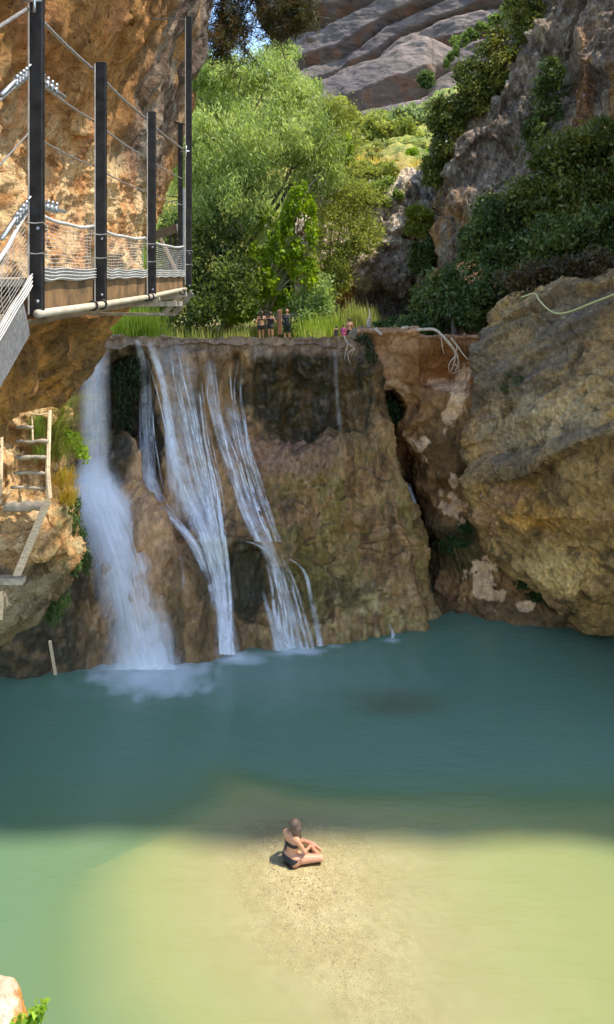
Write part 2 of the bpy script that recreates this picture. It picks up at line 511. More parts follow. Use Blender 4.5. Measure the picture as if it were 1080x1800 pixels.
# distance of the weir face for every pixel cell, used to lay the streams on it
GX, GY = 6, 6
_g = np.full((220, 180), np.inf)
_m = (dpx > -20) & (dpx < 1060) & (dpy > 0) & (dpy < 1310)
np.minimum.at(_g, ((dpy[_m] // GY).astype(int), (dpx[_m] // GX).astype(int)), DP[_m, 1])
for _ in range(40):
    bad = ~np.isfinite(_g)
    if not bad.any(): break
    pad = np.pad(_g, 1, constant_values=np.inf)
    nb = np.stack([pad[1 + a:221 + a, 1 + b:181 + b] for a in (-1, 0, 1) for b in (-1, 0, 1)])
    fin = np.isfinite(nb); cnt = fin.sum(0)
    av = np.where(fin, nb, 0).sum(0) / np.maximum(cnt, 1)
    _g = np.where(bad & (cnt > 0), av, _g)
pad = np.pad(_g, 1, mode='edge')
_g = np.mean([pad[1 + a:221 + a, 1 + b:181 + b] for a in (-1, 0, 1) for b in (-1, 0, 1)], axis=0)


def dam_depth(px, py):
    x = np.clip(np.asarray(px) / GX - 0.5, 0, 178.99); y = np.clip(np.asarray(py) / GY - 0.5, 0, 218.99)
    i, j = y.astype(int), x.astype(int); fy, fx = y - i, x - j
    return (_g[i, j] * (1 - fy) * (1 - fx) + _g[i + 1, j] * fy * (1 - fx) + _g[i, j + 1] * (1 - fy) * fx + _g[i + 1, j + 1] * fy * fx)


# ------------------------------------------------------------------ recessed tufa wall right of the weir
xs0 = [628, 665, 700, 735, 741, 780, 815, 865, 1300]
T = []
T.append([P(x, 574 if x <= 735 else 588, 30) for x in xs0])
T.append([P(x, 578 if x <= 735 else 591, y) for x, y in zip(xs0, [27.2, 27.1, 27.0, 27.0, 27.3, 27.3, 27.3, 27.2, 26])])
T.append([P(x, 600, y) for x, y in zip(xs0, [27.2, 27.0, 26.9, 26.9, 27.1, 27.2, 27.1, 27.0, 26])])
T.append([P(x, 640, y) for x, y in zip(xs0, [27.2, 27.0, 26.9, 26.9, 27.2, 27.7, 27.4, 27.0, 26])])
T.append([P(x, 668, y) for x, y in zip(xs0, [27.2, 27.0, 26.8, 27.0, 27.5, 28.0, 27.2, 26.8, 25])])
T.append([P(x, 694, y) for x, y in zip([632, 665, 700, 735, 748, 780, 815, 865, 1300], [27.3, 27.2, 27.1, 27.1, 27.0, 26.8, 26.6, 26.5, 25])])
T.append([P(x, 745, y) for x, y in zip([645, 672, 700, 722, 750, 785, 820, 860, 1300], [28.2, 28.2, 28.0, 27.2, 26.8, 26.5, 26.3, 26.1, 25])])
T.append([P(x, 820, y) for x, y in zip([678, 702, 716, 738, 768, 800, 830, 870, 1300], [28.4, 29.0, 28.8, 26.8, 26.3, 26.1, 25.9, 25.8, 25])])
T.append([P(x, 900, y) for x, y in zip([700, 722, 740, 758, 785, 815, 850, 890, 1300], [28.4, 28.8, 28.4, 26.5, 26.0, 25.7, 25.5, 25.3, 24])])
T.append([P(x, 980, y) for x, y in zip([722, 742, 758, 780, 810, 850, 890, 930, 1300], [27.6, 27.6, 27.2, 26.0, 25.5, 25.2, 25.0, 24.8, 24])])
T.append([P(x, 1040, y) for x, y in zip([742, 758, 770, 800, 840, 890, 940, 1010, 1300], [26.6, 26.6, 26.2, 25.2, 24.9, 24.6, 24.4, 24.2, 22.5])])
q = [P(x, y, wl(y)) for x, y in zip([748, 763, 782, 820, 870, 930, 1000, 1090, 1300], [1064, 1066, 1074, 1082, 1089, 1096, 1105, 1118, 1150])]
T.append(q); T.append([(a[0], a[1] - 0.2, -1.6) for a in q])


def tufa_pre(G, px, py):
    h = ell(px, py, 687, 726, 27, 34, 0.12)              # the round hole through the wall
    s = 1 + h * 2.6 / G[..., 1]
    G = G.copy(); G[..., 1] += h * 2.6
    return G


def tufa_d(p, px, py):
    top = 1 - sst(660, 720, py)
    d = fbm(p, 0.6, 4, off=2) * (0.28 - 0.22 * top) + fbm(p, 2.4, 4, off=6) * 0.07
    d += ridged(p, 1.2, 3, off=8) * 0.06 * (1 - top) + facets(p, 0.9, 0.25, (1, 1, 1), 6) * (1 - top)
    return d


def tufa_c(p, px, py, n, d):
    nz = fbm(p, 0.9, 4, off=23); n2 = fbm(p, 2.5, 4, off=5)
    c = mixm(lin(158, 120, 80), lin(112, 84, 52), sst(-0.35, 0.4, nz))
    top = 1 - sst(665, 700, py + 16 * n2)
    c = mixm(c, mixm(lin(178, 136, 98), lin(150, 108, 70), sst(-0.3, 0.4, nz)), top)
    c = mixm(c, lin(120, 76, 36), top * ell(px, py, 785, 640, 50, 45, 0.5) * 0.7)
    c = mixm(c, lin(74, 58, 30), ell(px, py, 790, 800, 45, 75, 0.5, 0.3 * n2) * 0.75)
    c = mixm(c, lin(70, 66, 40), ell(px, py, 800, 960, 70, 55, 0.5, 0.3 * n2) * 0.8)
    c = mixm(c, lin(70, 62, 44), sst(1030, 1090, py) * 0.6)
    # pale scars where the crust has flaked away
    pale = np.maximum.reduce([
        ell(px, py, 782, 676, 26, 11, 0.15, 0.5 * n2), ell(px + 0.32 * (py - 700), py, 803, 696, 17, 58, 0.12, 0.4 * n2),
        ell(px, py, 688, 683, 30, 14, 0.15, 0.6 * n2) * 0.55,
        ell(px, py, 738, 783, 14, 12, 0.1, 0.9 * n2), ell(px, py, 745, 806, 8, 7, 0.1, 0.8 * n2),
        ell(px, py, 796, 893, 20, 20, 0.1, 0.9 * n2), ell(px, py, 797, 845, 8, 12, 0.1, 0.7 * n2), ell(px, py, 770, 870, 7, 8, 0.1, 0.7 * n2),
        ell(px, py, 850, 1020, 26, 34, 0.1, 1.0 * n2), ell(px, py, 875, 1045, 16, 12, 0.1, 0.9 * n2), ell(px, py, 925, 1065, 12, 10, 0.2, 0.9 * n2)])
    c = mixm(c, lin(206, 174, 140), np.clip(pale, 0, 1) * 0.95)
    return c


o, *_ = patch('tufa_wall', T, 260, 300, tufa_d, tufa_c, M_tufa, pre=tufa_pre)
tag(o, 'brown tufa wall with a round hole and pale flaked scars between weir and boulder', 'rock wall')

# ------------------------------------------------------------------ the great boulder on the right
top_e = [(842, 591), (862, 566), (905, 531), (968, 503), (1080, 467), (1400, 400)]
bot_e = [(832, 922), (862, 962), (905, 1006), (972, 1058), (1080, 1108), (1400, 1160)]
left_e = lambda py: np.interp(py, [591, 640, 700, 760, 830, 900, 922], [846, 832, 822, 816, 824, 832, 836])
Yt = {0: [26.6, 26.4, 26, 25.5, 25, 24], .25: [26.2, 25.3, 24.7, 23.7, 22.5, 20.5], .5: [25.8, 24.9, 23.9, 22.6, 21.3, 19.5],
      .75: [25.5, 24.5, 23.3, 22.2, 21.0, 19.5], 1: [25.4, 24.4, 23.6, 22.9, 22.2, 21]}
B = []
for t, Ys in Yt.items():
    r = []
    for k, y in enumerate(Ys):
        x = top_e[k][0] * (1 - t) + bot_e[k][0] * t; yy = top_e[k][1] * (1 - t) + bot_e[k][1] * t
        if k == 0: x = float(left_e(yy))
        r.append((x, yy, y))
    r = [(r[0][0] + 26, r[0][1], r[0][2] + 3.2)] + r
    B.append(r)
B = [[(x, y + 22, d + 4.5) for x, y, d in B[0]]] + B + [[(x + 4, y - 26, d + 3.0) for x, y, d in B[-1]]]
B = rows(B)


def bould_d(p, px, py):
    up = sst(860, 720, py - 0.25 * (px - 940))
    fq = np.stack([0.6 * p[:, 0] + 0.3 * p[:, 1], p[:, 1] * 0.8, p[:, 2] - 0.35 * p[:, 0]], 1)
    # bedding runs down to the left above, down to the right below
    q1 = np.stack([0.35 * p[:, 0] + 0.35 * p[:, 1], p[:, 1] * 0.6, p[:, 2] * 1.0 - 0.62 * p[:, 0]], 1)
    q2 = np.stack([0.4 * p[:, 0], p[:, 1] * 0.6, p[:, 2] * 1.1 + 0.85 * p[:, 0]], 1)
    d = up * ridged(q1, 0.75, 4, off=2) * 0.16 + (1 - up) * ridged(q2, 0.55, 4, off=7) * 0.20
    d += fbm(p, 0.45, 3, off=40) * 0.34 + fbm(p, 2.2, 4, off=3) * 0.06
    d += facets(fq, 1.9, 0.19, (1, 1, 1.3), 2) + facets(p, 0.55, 0.10, (1, 1, 1.2), 9)
    d += up * ridged(p, 3.5, 3, off=12) * 0.04
    crack = np.abs((py - 800) + 0.28 * (px - 880) + 14 * fbm(p, 0.8, 3))     # long crease across the face
    d -= np.exp(-(crack / 9) ** 2) * 0.11 * sst(1080, 1000, px)
    d += 0.14 * sst(-25, 30, (py - 815) + 0.28 * (px - 880)) * ell(px, py, 900, 850, 130, 90, 0.6)
    return d


def bould_c(p, px, py, n, d):
    nz = fbm(p, 0.6, 4, off=53); n2 = fbm(p, 2.2, 4, off=15)
    q1 = np.stack([0.35 * p[:, 0], p[:, 1] * 0.5, p[:, 2] - 0.62 * p[:, 0]], 1); nb = fbm(q1, 0.7, 4, off=3)
    c = mixm(lin(158, 136, 100), lin(128, 112, 88), sst(-0.35, 0.35, nz))
    c = mixm(c, lin(190, 150, 78), sst(0.05, 0.5, nb) * 0.75 * sst(1000, 880, py))
    c = mixm(c, lin(104, 96, 92), ell(px, py, 870, 700, 75, 110, 0.5, 0.35 * n2) * 0.75)
    c = mixm(c, lin(112, 106, 100), ell(px, py, 985, 575, 55, 60, 0.5, 0.3 * n2) * 0.8)
    c = mixm(c, lin(124, 108, 84), ell(px, py, 900, 585, 50, 45, 0.5) * 0.5)
    c = mixm(c, lin(176, 160, 132), ell(px, py, 960, 745, 100, 45, 0.6, 0.3 * n2) * 0.6)
    low = sst(800, 850, py + 0.28 * (px - 880))
    c = mixm(c, mixm(lin(132, 108, 70), lin(104, 84, 54), sst(-0.2, 0.3, nz + 0.4 * n2)), low * 0.8)
    c = mixm(c, lin(176, 132, 66), ell(px, py, 940, 910, 60, 22, 0.6, 0.4 * n2) * 0.7)
    c = mixm(c, lin(190, 166, 120), ell(px, py, 990, 1010, 75, 40, 0.6, 0.5 * n2 - 0.2 * nz) * 0.7)
    c = mixm(c, lin(150, 118, 104), low * sst(0.35, 0.6, nb) * 0.4)
    c = mixm(c, lin(66, 58, 44), sst(0.30, 0.60, n2) * 0.6)
    c = mixm(c, lin(92, 86, 82), sst(0.15, 0.45, fbm(q1, 1.3, 4, off=71)) * (1 - low) * 0.6)
    return c


o, *_ = patch('boulder', B, 330, 330, bould_d, bould_c, M_bould)
tag(o, 'huge ochre and grey limestone boulder overhanging the right side of the pool', 'boulder')

# ------------------------------------------------------------------ orange cliff carrying the walkway (world coordinates: Y along, X out, z above eye)
cy = [-1.0, 1.5, 3.5, 5.5, 7.5, 9.3, 10.5, 11.3, 12.5, 16.0]
cz = [
    (8.5, [-.8, -.8, -.9, -1.0, -1.3, -1.6, -1.9, -1.5, -3.0, -6]),
    (4.9, [-.6, -.55, -.55, -.55, -.75, -1.1, -1.4, -1.7, -3.5, -6]),  # unseen roof above the view, added to shade the upper cliff
    (4.3, [-1.0, -.75, -.7, -.7, -.9, -1.2, -1.4, -1.8, -3.6, -6]),
    (3.6, [-1.7, -1.5, -1.35, -1.3, -1.3, -1.35, -1.46, -2.0, -3.8, -6]),
    (2.0, [-2.2, -2.0, -1.85, -1.8, -1.85, -1.8, -1.86, -2.3, -4.0, -6]),
    (1.2, [-2.4, -2.2, -2.1, -2.1, -2.05, -2.05, -2.15, -2.6, -4.2, -7]),
    (0.7, [-2.5, -2.3, -2.2, -2.2, -2.15, -2.15, -2.32, -2.8, -4.4, -7]),
    (0.0, [-2.5, -2.3, -2.2, -2.2, -2.15, -2.15, -2.34, -2.8, -4.4, -7]),
    (-.5, [-2.5, -2.3, -2.25, -2.25, -2.2, -2.25, -2.45, -2.9, -4.4, -7]),
    (-1.0, [-2.7, -2.6, -2.55, -2.5, -2.45, -2.5, -2.68, -3.1, -4.6, -7]),
    (-1.5, [-3.1, -3.0, -2.95, -2.9, -2.85, -2.85, -2.98, -3.4, -4.9, -7]),
    (-1.75, [-4.0, -3.9, -3.7, -3.6, -3.5, -3.5, -3.6, -4.0, -5.2, -7]),
    (-1.8, [-8, -8, -8, -8, -8, -8, -8, -8, -8, -9]),
]
Cc = [[(x, y, H + z) for x, y in zip(xs, cy)] for z, xs in cz]


def cliff_d(p, px, py):
    z = p[:, 2] - H
    d = fbm(p, 0.7, 4, off=3) * 0.20 + fbm(p, 2.6, 4, off=9, sx=(1, 1, 0.7)) * 0.06
    d += facets(p, 0.8, 0.11, (1, 1, .7), 4)
    pop = sst(1.5, 1.0, z + 0.25 * fbm(p, 1.0, 2)) * sst(-0.3, 0.1, z)
    d += pop * ((ridged(p, 9.0, 3, gain=0.7, off=2, sx=(1, 1, 0.7)) * 0.026 + ridged(p, 4.0, 2, off=6) * 0.03))
    d += ridged(p, 1.6, 3, off=5, sx=(1.6, 1.6, 0.35)) * 0.06 * sst(0.8, 1.6, z)
    d += ridged(p, 2.0, 4, off=25, sx=(0.8, 0.8, 1.4)) * 0.05 * sst(-0.3, -0.7, z)
    d -= 0.36 * sst(-0.2, -0.9, z)
    return d


def cliff_c(p, px, py, n, d):
    z = p[:, 2] - H
    nz = fbm(p, 0.9, 4, off=63); n2 = fbm(p, 4.0, 4, off=15); nv = fbm(p, 1.3, 4, sx=(2.2, 2.2, 0.25), off=31)
    c = mixm(lin(188, 136, 78), lin(142, 100, 56), sst(-0.4, 0.4, nz))
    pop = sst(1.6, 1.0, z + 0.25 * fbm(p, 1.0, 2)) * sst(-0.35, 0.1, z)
    c = mixm(c, mixm(lin(240, 204, 152), lin(206, 150, 94), sst(-0.3, 0.5, n2)), pop * 0.9)  # popcorn band painted paler where the sun falls
    c = mixm(c, lin(220, 150, 100), sst(0.15, 0.5, nv) * 0.5)
    grey = sst(7.6, 8.6, p[:, 1]) * sst(0.6, 1.4, z) * sst(-0.35, 0.25, nv + 0.3)
    c = mixm(c, mixm(lin(150, 140, 128), lin(92, 84, 78), sst(-0.2, 0.4, nv * 1.5 + n2 * 0.5)), grey * 0.85)
    c = mixm(c, lin(196, 138, 72), sst(9.8, 10.6, p[:, 1]) * 0.6)
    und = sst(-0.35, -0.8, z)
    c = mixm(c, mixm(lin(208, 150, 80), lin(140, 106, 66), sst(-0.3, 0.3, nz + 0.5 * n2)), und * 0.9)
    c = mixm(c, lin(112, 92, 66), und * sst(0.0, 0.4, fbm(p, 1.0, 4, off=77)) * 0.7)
    c = mixm(c, lin(80, 54, 28), sst(0.45, 0.75, n2) * 0.5)
    return c


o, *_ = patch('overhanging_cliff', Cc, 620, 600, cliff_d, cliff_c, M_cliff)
tag(o, 'orange limestone cliff overhanging the pool on the left, carrying the walkway', 'cliff')

# ------------------------------------------------------------------ sunlit rock bank with the ladder, rounded block under it
K = rows([
    [(-200, 640, 15), (-60, 640, 15), (0, 650, 15), (50, 655, 15), (90, 660, 15.2), (92, 665, 16.5), (80, 670, 19)],
    [(-200, 690, 13), (-60, 700, 12.9), (0, 705, 12.8), (50, 708, 12.8), (96, 712, 13), (100, 716, 14.5), (80, 720, 18)],
    [(-200, 760, 12.7), (-60, 770, 12.6), (0, 770, 12.5), (50, 770, 12.7), (100, 772, 12.9), (106, 776, 14.6), (80, 780, 18)],
    [(-200, 840, 12.5), (-60, 850, 12.4), (0, 850, 12.4), (50, 850, 12.6), (108, 850, 12.8), (112, 852, 14.6), (80, 850, 18)],
    [(-200, 900, 12.3), (-60, 905, 12.3), (0, 905, 12.3), (50, 905, 12.2), (112, 905, 12.4), (124, 905, 14.4), (90, 905, 18)],
    [(-200, 950, 11.8), (-60, 955, 11.8), (0, 958, 11.8), (60, 960, 11.7), (122, 955, 12.1), (136, 950, 14.2), (100, 950, 18)],
    [(-200, 985, 11.7), (-60, 990, 11.6), (0, 995, 11.6), (60, 1000, 11.6), (124, 985, 12.1), (138, 975, 14.2), (100, 990, 18)],
    [(-200, 1050, 11.9), (-60, 1055, 11.8), (0, 1055, 11.8), (50, 1045, 12.0), (104, 1020, 12.6), (118, 1005, 14.5), (90, 1010, 18)],
    [(-200, 1110, 12.6), (-60, 1112, 12.5), (0, 1108, 12.6), (36, 1090, 12.9), (74, 1064, 13.4), (88, 1046, 15), (70, 1040, 18)],
    [(-200, 1120, 14.6), (-60, 1120, 14.6), (0, 1116, 14.6), (36, 1096, 14.8), (70, 1070, 15.2), (80, 1052, 16.5), (70, 1040, 19)],
    [(-200, 1060, 20), (-60, 1060, 20), (0, 1055, 20), (36, 1045, 20), (60, 1030, 20), (70, 1025, 20), (70, 1020, 21)],
])


def bank_d(p, px, py):
    up = sst(960, 900, py)
    d = -0.10 * sst(40, 110, px) + fbm(p, 0.8, 4, off=13) * 0.14 + ridged(p, 1.9, 4, off=4) * 0.06 * (0.4 + up) + fbm(p, 5, 3, off=2) * 0.03
    d += facets(p, 0.7, 0.25, (1, 1, 1), 3)
    d -= up * (np.exp(-(((py - 700) % 37 - 18) / 6.0) ** 2)) * 0.02
    return d


def bank_c(p, px, py, n, d):
    nz = fbm(p, 1.2, 4, off=6); n2 = fbm(p, 4.2, 4, off=35)
    c = mixm(lin(214, 168, 112), lin(170, 124, 74), sst(-0.35, 0.4, nz))
    c = mixm(c, lin(232, 200, 152), sst(0.1, 0.5, n2) * 0.6)
    c = mixm(c, lin(110, 80, 48), sst(0.3, 0.6, fbm(p, 2.2, 4, off=99)) * 0.7)
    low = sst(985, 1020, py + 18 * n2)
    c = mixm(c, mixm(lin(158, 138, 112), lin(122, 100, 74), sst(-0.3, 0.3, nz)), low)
    c = mixm(c, lin(84, 92, 40), ell(px, py, 118, 900, 25, 120, 0.5) * sst(-0.1, 0.3, n2) * 0.6)
    return c


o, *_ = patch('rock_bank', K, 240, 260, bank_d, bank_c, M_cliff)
tag(o, 'pale sunlit rock bank under the orange overhang, behind the wooden ladder', 'rock')

# ------------------------------------------------------------------ corner of rock at the lower left
a = []
for i, t in enumerate(np.linspace(0, math.pi, 9)):
    r = []
    for k, u in enumerate(np.linspace(0, 2 * math.pi, 13)):
        cx, cyy, cz_ = P(-32, 1830, 3.7)
        r.append((cx + 0.19 * math.sin(t) * math.cos(u), cyy + 0.30 * math.sin(t) * math.sin(u), cz_ + 0.17 * math.cos(t)))
    a.append(r)
o, *_ = patch('corner_rock', a, 90, 90, lambda p, x, y: fbm(p, 5, 4) * 0.03 + ridged(p, 9, 3) * 0.008,
              lambda p, x, y, n, d: mixm(mixm(lin(226, 206, 178), lin(212, 190, 160), sst(-.3, .3, fbm(p, 12, 3))), lin(200, 138, 64), sst(-0.384, -0.372, p[:, 0] / p[:, 1] + 0.010 * fbm(p, 14, 3))),
              rock_mat('cream_rock', fine=40, bump=0.006, contrast=0.25, pits=0.4))
tag(o, 'cream and ochre corner of rock at the lower left edge of the view', 'rock')

# ------------------------------------------------------------------ gorge walls, hillside, mountain
z_l = [-2, 6, 14, 22, 30, 40, 52]
G_ = []
for z in z_l[::-1]:
    y0 = 16.15 - z / math.tan(SUN_EL) * math.sin(SUN_AZ) - 0.022 * z + 0.25 + 0.9 * math.exp(-max(z, 0) / 12.0)  # near edge leaned by the sun angle to set the shadow edge
    G_.append([(40, y0 - 1, z), (24, y0 - 0.2, z), (13, y0, z), (10.4, y0 + 0.05, z), (10, y0 + 1.2, z), (10.3, 18, z), (11, 22, z), (12.5, 26.5, z), (18, 30, z), (30, 33, z)])


def gw_c(p, px, py, n, d):
    nz = fbm(p, 0.3, 4, off=6); nv = fbm(p, 0.5, 4, sx=(1.5, 1.5, 0.3))
    c = mixm(lin(196, 152, 100), lin(168, 140, 108), sst(-0.3, 0.4, nz))
    return mixm(c, lin(206, 146, 80), sst(0.1, 0.5, nv) * 0.7)


o, *_ = patch('gorge_wall', G_, 200, 200, lambda p, x, y: fbm(p, 0.35, 4) * 0.45 + ridged(p, 1.1, 3, sx=(1, 1, .5)) * 0.10, gw_c, M_far)  # unseen right wall, shaped to cast the shadow over pool and weir
tag(o, kind='structure')


# right cliff
R_ = rows([
    [(1130, -420, 53), (1180, -420, 49), (1240, -420, 46), (1330, -420, 43), (1450, -420, 40), (1750, -420, 38)],
    [(1010, -150, 54), (1040, -150, 47), (1090, -150, 44), (1160, -150, 42.5), (1270, -150, 40), (1600, -150, 37)],
    [(925, 0, 53), (955, 0, 46), (1010, 0, 43.5), (1060, 0, 42), (1150, 0, 39), (1500, 0, 37)],
    [(870, 110, 55), (895, 110, 46), (960, 110, 43.5), (1040, 110, 42), (1120, 110, 39.5), (1500, 110, 38)],
    [(815, 190, 56), (838, 190, 46), (900, 190, 43.5), (990, 190, 42), (1100, 190, 39.5), (1500, 190, 38)],
    [(775, 260, 57), (795, 260, 46.5), (860, 260, 44), (950, 260, 42), (1080, 260, 39), (1500, 260, 37)],
    [(770, 340, 57), (788, 340, 46.5), (850, 340, 44), (930, 340, 41.5), (1070, 340, 38), (1500, 340, 36)],
    [(750, 430, 57), (772, 430, 46.5), (830, 430, 44), (910, 430, 41), (1050, 430, 36), (1500, 430, 34)],
    [(725, 540, 56), (742, 540, 46.5), (800, 540, 44), (900, 540, 40), (1050, 540, 34), (1500, 540, 32)],
    [(715, 640, 56), (735, 640, 46.5), (800, 640, 43), (900, 640, 39), (1050, 640, 33), (1500, 640, 31)],
])


def rc_d(p, px, py):
    return fbm(p, 0.16, 4, off=4) * 0.9 + ridged(p, 0.45, 4, sx=(1.3, 1.3, 0.35), off=8) * 0.6 + fbm(p, 1.6, 4, sx=(1, 1, .7)) * 0.22 + facets(p, 2.2, 0.35, (1, 1, .5), 7)


def rc_c(p, px, py, n, d):
    nz = fbm(p, 0.35, 4, off=66); nv = fbm(p, 0.5, 4, sx=(1.6, 1.6, 0.25), off=3); n2 = fbm(p, 1.6, 4, off=5)
    c = mixm(lin(150, 138, 124), lin(112, 100, 90), sst(-0.4, 0.4, nz + .4 * n2))
    c = mixm(c, lin(176, 166, 152), sst(0.2, 0.6, n2) * 0.6)
    oc = np.maximum(ell(px, py, 1050, 190, 45, 130, 0.6), ell(px, py, 810, 450, 60, 90, 0.6))
    c = mixm(c, mixm(lin(190, 142, 80), lin(124, 92, 62), sst(-0.2, 0.4, nv)), oc * sst(-0.2, 0.3, nv + 0.2))
    c = mixm(c, lin(150, 112, 76), sst(0.25, 0.6, nv) * 0.3)
    return c


o, *_ = patch('gorge_wall', R_, 260, 320, rc_d, rc_c, M_far)
tag(o, kind='structure')

# slope above the boulder that carries the dark trees
o, *_ = patch('slope', rows([
    [(760, 470, 43.5), (900, 430, 40), (1060, 400, 36), (1500, 380, 32)],
    [(755, 540, 40), (900, 480, 35.5), (1060, 440, 31), (1500, 420, 28.5)],
    [(750, 600, 33), (880, 540, 30.5), (1040, 480, 28), (1500, 440, 26)],
    [(760, 640, 32), (870, 590, 30), (1040, 520, 25.5), (1500, 470, 24)],
    [(800, 700, 32), (880, 700, 30), (1040, 640, 25.6), (1500, 560, 24)]]), 90, 90,
    lambda p, x, y: fbm(p, 0.5, 4) * 0.3 + fbm(p, 2, 3) * 0.1,
    lambda p, x, y, n, d: mixm(mixm(lin(96, 82, 56), lin(120, 84, 62), sst(-.3, .3, fbm(p, .7, 4))), lin(52, 60, 28), sst(0, .4, fbm(p, 1.1, 4, off=9))), M_ground)
tag(o, kind='structure')

# rock face in the middle of the gorge
Cn = rows([
    [(520, 300, 58), (640, 316, 58), (690, 312, 58), (740, 318, 57), (800, 330, 57)],
    [(520, 330, 54), (640, 330, 53.5), (690, 325, 53.5), (740, 330, 54), (790, 340, 54)],
    [(520, 380, 52), (640, 372, 51.5), (690, 372, 51.5), (735, 378, 52), (780, 390, 53)],
    [(520, 425, 50.5), (630, 422, 50), (680, 420, 50.3), (725, 425, 51), (770, 430, 52)],
    [(520, 447, 50.2), (625, 442, 49.6), (680, 440, 50.6), (720, 446, 51.2), (760, 450, 52)],
    [(520, 470, 49.5), (615, 462, 48.4), (670, 470, 49.0), (715, 482, 49.4), (755, 490, 52)],
    [(520, 490, 49.5), (610, 485, 48.2), (670, 492, 48.2), (712, 505, 49.2), (750, 510, 52)],
    [(520, 530, 49.5), (605, 530, 48.4), (660, 530, 48.8), (705, 535, 49.8), (745, 540, 52)],
    [(520, 620, 49.5), (600, 620, 48.2), (660, 620, 48.6), (705, 620, 49.4), (745, 620, 52)],
])


def cn_c(p, px, py, n, d):
    nz = fbm(p, 0.5, 4, off=66); n2 = fbm(p, 1.8, 4, off=5)
    c = mixm(lin(160, 146, 128), lin(118, 102, 88), sst(-0.35, 0.4, nz + .4 * n2))
    c = mixm(c, lin(202, 190, 170), sst(480, 400, py) * sst(-0.2, 0.3, n2) * 0.7)  # sunlit highlights painted whiter into the upper part
    c = mixm(c, lin(176, 110, 50), ell(px, py, 605, 515, 18, 30, 0.6, .4 * n2) * 0.8)
    c = mixm(c, lin(90, 74, 62), ell(px, py, 668, 545, 40, 45, 0.5, .3 * n2) * 0.8)
    return c


o, *_ = patch('inner_cliff', Cn, 200, 240, lambda p, x, y: fbm(p, 0.3, 4) * 0.6 + ridged(p, 0.8, 4) * 0.25 + fbm(p, 2, 3) * 0.12 + facets(p, 1.8, 0.35, (1, 1, 1), 8), cn_c, M_far)
tag(o, 'grey cliff with sunlit white ledges at the back of the gorge', 'cliff')

# sunlit hillside with scrub
Hs = rows([
    [(-400, 40, 150), (150, 60, 150), (400, 110, 150), (540, 190, 150), (640, 212, 145), (720, 190, 140), (800, 150, 135), (1000, 120, 130)],
    [(-400, 120, 100), (150, 130, 100), (400, 170, 98), (540, 210, 96), (640, 228, 92), (720, 220, 88), (800, 200, 85), (1000, 180, 80)],
    [(-400, 250, 72), (150, 250, 72), (400, 250, 70), (540, 262, 68), (640, 268, 66), (720, 262, 64), (800, 260, 62), (1000, 250, 62)],
    [(-400, 340, 58), (150, 340, 58), (400, 320, 58), (540, 312, 58), (640, 312, 57), (720, 308, 57), (800, 320, 57), (1000, 320, 58)],
    [(-400, 470, 54), (150, 470, 54), (400, 450, 54), (540, 400, 56), (640, 380, 57), (720, 380, 58), (800, 390, 58), (1000, 390, 58)],
    [(-400, 640, 52), (150, 640, 52), (400, 640, 52), (540, 640, 54), (640, 640, 56), (720, 640, 57), (800, 640, 58), (1000, 640, 58)],
])


def hs_c(p, px, py, n, d):
    nz = fbm(p, 0.25, 4, off=36); n2 = fbm(p, 1.0, 4, off=5)
    c = mixm(lin(150, 142, 66), lin(104, 116, 46), sst(-0.3, 0.4, nz + .3 * n2))
    c = mixm(c, lin(160, 138, 78), ell(px, py, 690, 300, 80, 26, 0.6, .4 * n2) * 0.8)
    return c


o, *_ = patch('hillside', Hs, 200, 160, lambda p, x, y: fbm(p, 0.25, 4) * 0.8 + fbm(p, 1, 3) * 0.25, hs_c, M_ground)
tag(o, kind='structure')

# distant mountain of tilted conglomerate beds
Ms = rows([
    [(430, -260, 470), (560, -300, 450), (700, -300, 430), (900, -300, 410), (1200, -300, 390), (1700, -300, 380)],
    [(455, -60, 440), (560, -80, 420), (700, -80, 400), (900, -80, 385), (1200, -80, 370), (1700, -80, 360)],
    [(470, 90, 410), (560, 90, 390), (700, 90, 375), (900, 90, 362), (1200, 90, 350), (1700, 90, 340)],
    [(480, 200, 370), (560, 210, 350), (700, 210, 340), (900, 210, 330), (1200, 210, 320), (1700, 210, 310)],
    [(480, 330, 340), (560, 330, 320), (700, 330, 310), (900, 330, 300), (1200, 330, 290), (1700, 330, 280)],
])


BEDS = [  # upper edges of the tilted beds
    ((480, -60), (570, -90), (640, -125), (950, -270)),
    ((480, 62), (511, 48), (570, 38), (623, 11), (700, -30), (950, -150)),
    ((480, 125), (532, 102), (580, 89), (629, 64), (677, 32), (715, 13), (752, 0), (850, -45), (950, -90)),
    ((480, 165), (551, 126), (602, 98), (661, 78), (704, 46), (752, 34), (800, 18), (876, 5), (950, -20)),
    ((480, 190), (551, 142), (600, 120), (661, 97), (709, 74), (736, 60), (770, 66), (800, 74), (850, 56), (950, 20)),
    ((480, 235), (600, 190), (700, 168), (752, 150), (768, 128), (833, 97), (887, 70), (950, 30)),
    ((480, 262), (607, 200), (715, 186), (780, 172), (850, 150), (950, 110)),
    ((480, 360), (700, 280), (950, 220))]


def strata(px, py, p):
    t = py + 4 * fbm(p, 0.012, 3, off=5) + 2.5 * fbm(p, 0.05, 3, off=1)
    ys = np.stack([np.interp(px, [q[0] for q in b], [q[1] for q in b]) for b in BEDS])
    k = np.clip((t[None] >= ys).sum(0) - 1, 0, len(BEDS) - 2); i = np.arange(len(t))
    hgt = np.maximum(ys[k + 1, i] - ys[k, i], 6)
    return np.clip((t - ys[k, i]) / hgt, 0, 1), k, hgt


